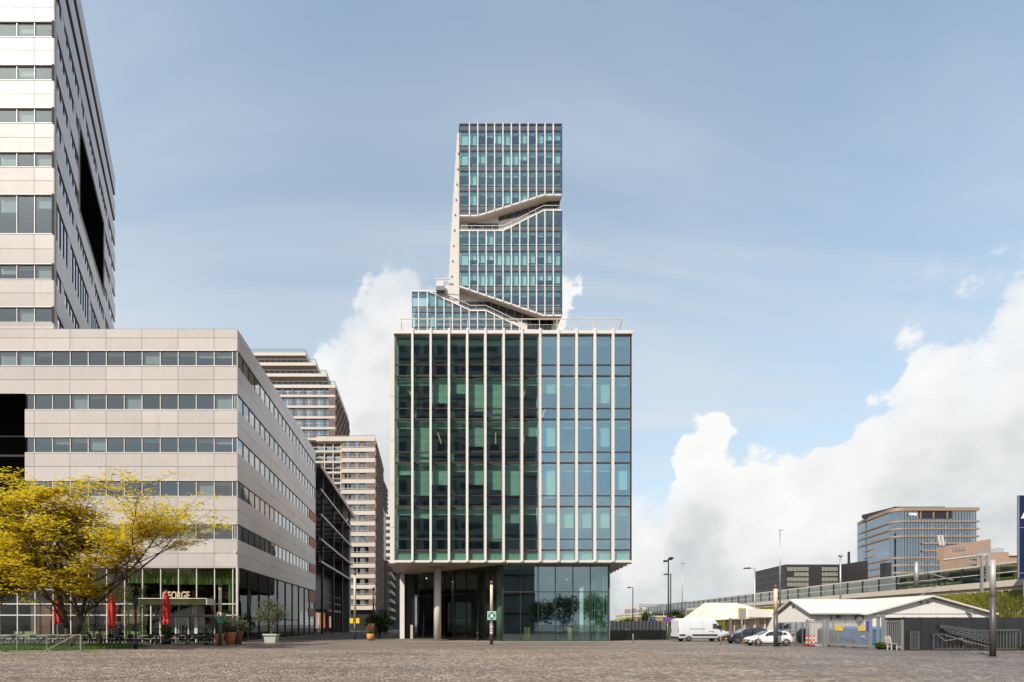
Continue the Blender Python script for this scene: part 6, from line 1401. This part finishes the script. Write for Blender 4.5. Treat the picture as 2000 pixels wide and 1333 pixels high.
for i, (x, y, h, rd, lab) in enumerate([(31, -32, 9, 4.2, 'leafy tree mirrored low in the lobby glass, left of the mirrored row'), (39, -36, 10.5, 4.6, 'leafy tree mirrored low in the lobby glass, in the middle of the mirrored row'), (48, -34, 11, 4.8, 'leafy tree mirrored low in the lobby glass, right of the mirrored row'), (57, -38, 12, 5, 'leafy tree mirrored low in the lobby glass, at the right end of the mirrored row')]): bush('park_tree', lab, x, y, rd, h, M['lf_green'], 3000, 70 + i, .6)
bush('weed_clump', 'green weeds growing at the foot of the narrow bar fence', 32.25, 36.4, .3, .5, M['lf_green'], 600, 80, .14, 'plant'); bush('weed_clump', 'green weeds at the right end of the black panel fence', 40.6, 34.6, .3, .5, M['lf_green'], 500, 81, .14, 'plant')
for i, (px, lab) in enumerate([(1030, 'tall yellow floor vase with a plant in the lobby, the left one'), (1114, 'tall yellow floor vase with a plant in the lobby, the right one')]):
    x, y = PXX(px, 56.0), 56.0; rt = thing('floor_vase', lab, 'vase', (x, y, .02)); MB().lathe([(0, .02), (.2, .02), (.24, .1), (.36, 1.5), (.33, 1.5), (.25, 1.3)], (x, y, 0), 16).build('vase', pbr('yellow_glaze_%d' % i, (.52, .27, .05), .4), rt, True)
    r = np.random.RandomState(90 + i); leaf_cloud('leaves', np.array([x, y, 2.4]) + r.randn(260, 3) * np.array([.22, .22, .5]), .3, M['lf_dark'], rt, 90 + i, .9, .3)
# lawn
def lawn():
    pts = [(-46, 33.2), (-30, 33.0), (-24.5, 33.6), (-21.6, 36.6), (-21.2, 39.4), (-23.5, 41.2), (-30, 41.8), (-46, 41.8)]
    sheet('lawn', pts, .03, M['soil']); r = np.random.RandomState(2); n = 42000; p = np.stack([-46 + 25 * r.rand(n), 33.2 + 8.4 * r.rand(n), np.full(n, .03)], 1)
    ins = np.zeros(n, bool)
    for (x0, y0), (x1, y1) in zip(pts, pts[1:] + pts[:1]):
        c = ((y0 > p[:, 1]) != (y1 > p[:, 1])) & (p[:, 0] < (x1 - x0) * (p[:, 1] - y0) / (y1 - y0 + 1e-9) + x0); ins ^= c
    tag(blades('lawn_grass', p[ins], .16, .03, M['grass'], None, .5, 2), 'short green grass of the lawn round the locust', 'grass')
    mb = MB()
    for a, b in zip(pts, pts[1:]): mb.bar((*a, .025), (*b, .025), .08, .09)
    o = mb.build('lawn_edging', M['kerb']); o['kind'] = 'structure'
lawn()
def balustrade():
    Y = 32.4; rt = thing('glass_balustrade', 'glass balustrade with steel handrail along the lawn at the left edge', 'balustrade', (PXX(80, Y), Y, 0)); st = pbr('brushed_steel', (.27, .26, .22), .4, .6)
    z = PZ(1240.5, Y); MB().bar((PXX(-40, Y), Y, z), (PXX(160, Y), Y, z), .06).build('handrail', st, rt); MB().bar((PXX(147, Y), Y, z), (PXX(90, Y), Y - .05, .12), .06).build('stair_rail', st, rt)
    for px in (33, 92, 158): MB().bar((PXX(px, Y), Y, 0), (PXX(px, Y), Y, z), .05 if px != 158 else .09).build('post', st, rt)
    for a, b in ((-30, 32), (34, 91), (93, 157)): MB().box(PXX(a, Y), PXX(b, Y), Y - .01, Y + .01, .08, z - .06).build('pane', M['gl_rail'], rt)
    MB().bar((PXX(105, Y), Y, .05), (PXX(158, Y), Y, .05), .05).build('bottom_rail', st, rt)
balustrade()
# terrace
def parasol(label, px, Y, ytop, ybot, first=None):
    x = PXX(px, Y); rt = thing('closed_parasol', label, 'parasol', (x, Y, 0), 'closed red parasols on the terrace'); zt, zb = PZ(ytop, Y), PZ(ybot, Y); mb = MB(); n = 20
    prof = [(zt, .05), (zt - .25, .13), (zt - .9, .24), (zt - 1.7, .30), (zb + .5, .22), (zb + .25, .30), (zb, .24)]
    mb.loft([[(x + r * (1 + .28 * math.cos(5 * t + z * 1.3)) * math.cos(t), Y + r * (1 + .28 * math.cos(5 * t + z * 1.3)) * math.sin(t), z) for t in [2 * math.pi * i / n for i in range(n)]] for z, r in prof]); mb.build('canopy', M['redcloth'], rt)
    MB().cyl((x, Y, 0), (x, Y, zt + .1), .035).build('pole', M['grey'], rt); MB().box(x - .35, x + .35, Y - .35, Y + .35, .065, .13).build('base', M['dark'], rt)
M['redcloth'] = pbr('red_parasol_cloth', (.50, .022, .02), .8, 0, .2, 3)
parasol('closed red parasol half hidden by the forked trunk', 112, 45.5, 1172, 1218); parasol('closed red parasol in the middle of the terrace', 218, 45.5, 1158, 1228); parasol('closed red parasol in front of the restaurant letters', 325, 45.8, 1155, 1220)
def terrace():
    wk = pbr('black_wicker', (.02, .019, .018), .7, 0, .3, 20); cu = pbr('pale_cushion', (.55, .52, .47), .9, 0, .08, 5)
    c = local('terrace_chair', 'black terrace chair with pale cushion in the rows before the restaurant', 'chair', 'black terrace chairs')
    MB().box(-.25, .25, -.25, .25, .40, .45).build('seat', wk, c); MB().box(-.23, .23, -.23, .2, .452, .50).build('cushion', cu, c); MB().hull([(-.25, .22, .45), (.25, .22, .45), (.25, .27, .45), (-.25, .27, .45)], [(-.24, .30, .88), (.24, .30, .88), (.24, .34, .88), (-.24, .34, .88)]).build('backrest', wk, c)
    for x in (-.22, .22):
        for y in (-.22, .22): MB().bar((x, y, 0), (x, y, .4), .04).build('leg', wk, c)
        MB().bar((x, -.22, .62), (x, .26, .64), .04).build('armrest', wk, c)
    t = local('terrace_table', 'small black terrace table set between the chairs', 'table', 'black terrace tables'); MB().box(-.38, .38, -.38, .38, .70, .74).build('tabletop', pbr('pale_table_top', (.34, .32, .29), .5), t); MB().cyl((0, 0, 0), (0, 0, .7), .04).build('stem', wk, t); MB().box(-.25, .25, -.25, .25, 0, .04).build('foot', wk, t)
    r = random.Random(6); first = True; tf = True; cnt = [0, 0]; ORD = ['', 'first', 'second', 'third', 'fourth', 'fifth', 'sixth', 'seventh', 'eighth', 'ninth', 'tenth', 'eleventh', 'twelfth']
    for row, Y in enumerate((45.0, 46.8)):
        for i in range(11):
            px = 8 + i * 38 + row * 14
            if px > 425: continue
            if row == 0 and 150 < px < 175: continue
            x = PXX(px, Y); tt = place(t, (x, Y, .06)) if tf else dup(t, (x, Y, .06)); tf = False; cnt[row] += 1; rw = ('front', 'back')[row]
            tt['label'] = 'small black terrace table, %s from the left in the %s row' % (ORD[cnt[row]], rw)
            for dx, rz in ((-.68, RD(90)), (.68, RD(-90))):
                p = (x + dx + r.uniform(-.05, .05), Y + r.uniform(-.08, .08), .06); a = rz + r.uniform(-.25, .25)
                lab = 'black terrace chair %s the %s table of the %s row' % ('left of' if dx < 0 else 'right of', ORD[cnt[row]], rw)
                if first: place(c, p, a); first = False; c['label'] = lab
                else: dup(c, p, a, lab)
    p0 = local('lantern_post', 'dark lantern post on the terrace, leftmost of the row', 'post', 'dark lantern posts on the terrace edge')
    MB().lathe([(0, 0), (.13, 0), (.13, .1), (.075, .16), (.06, 1.25), (.1, 1.3), (.12, 1.45), (.05, 1.58), (0, 1.7)], n=10).build('post', M['dark'], p0, True); MB().lathe([(0, 1.46), (.125, 1.46), (.125, 1.5), (0, 1.5)], n=10).build('band', pbr('brass_band', (.5, .34, .12), .4, .6), p0)
    for i, (px, lab) in enumerate([(195, None), (233, 'dark lantern post on the terrace right of the middle parasol'), (306, 'dark lantern post on the terrace left of the right parasol'), (365, 'dark lantern post on the terrace before the entrance doors'), (402, 'dark lantern post on the terrace nearest the terracotta pots')]):
        p = (PXX(px, 44.3), 44.3, .06); place(p0, p) if i == 0 else dup(p0, p, 0, lab)
    deck = sheet('terrace', [(-42, 43.6), (-19.0, 43.6), (-18.7, 48.9), (-42, 48.9)], .06, pbr('terrace_paving', (.16, .14, .12), .8, 0, .2, 1.5)); MB().box(-42, -19, 43.5, 43.6, -.02, .063).build('terrace_edge', M['kerb'], deck)
    x, Y = PXX(325, 44.6), 44.6; tub('round_planter', 'dark bowl planter with clipped shrub under the right parasol', x, Y, [(0, .06), (.3, .06), (.42, .3), (.42, .5), (.36, .5)], M['dark']); bush('clipped_shrub', 'clipped green shrub in the dark bowl under the right parasol', x, Y, .55, 1.4, M['lf_green'], 900, 95, .12, 'plant', .45)
    x, Y = PXX(265, 37.2), 37.2; rt = thing('dark_post', 'tall dark lamp post at the right end of the lawn', 'lamp post', (x, Y, 0)); MB().lathe([(0, 0), (.12, 0), (.12, .5), (.07, .6), (.06, 3.2), (.14, 3.25), (.16, 3.7), (.05, 3.85), (0, 3.85)], (x, Y, 0), 12).build('post', M['dark'], rt, True)
    # greenery climbing the shop front
    for i, px in enumerate((172, 278, 250)):
        x = PXX(px, 49.6); rt = thing('climbing_plant', ['climbing plant on the shop front behind the middle parasol', 'climbing plant on the shop front left of the restaurant letters', 'thin climbing plant on the shop front between the parasols'][i], 'plant', (x, 49.6, .06)); r = np.random.RandomState(i); n = 500
        MB().cyl((x, 49.7, .06), (x, 49.7, 5), .03).build('stem', M['bark'], rt); leaf_cloud('leaves', np.stack([x + .2 * r.randn(n), 49.6 + .08 * r.randn(n), .3 + 5.2 * r.rand(n)], 1), .18, M['lf_green'], rt, i, .9)
terrace()
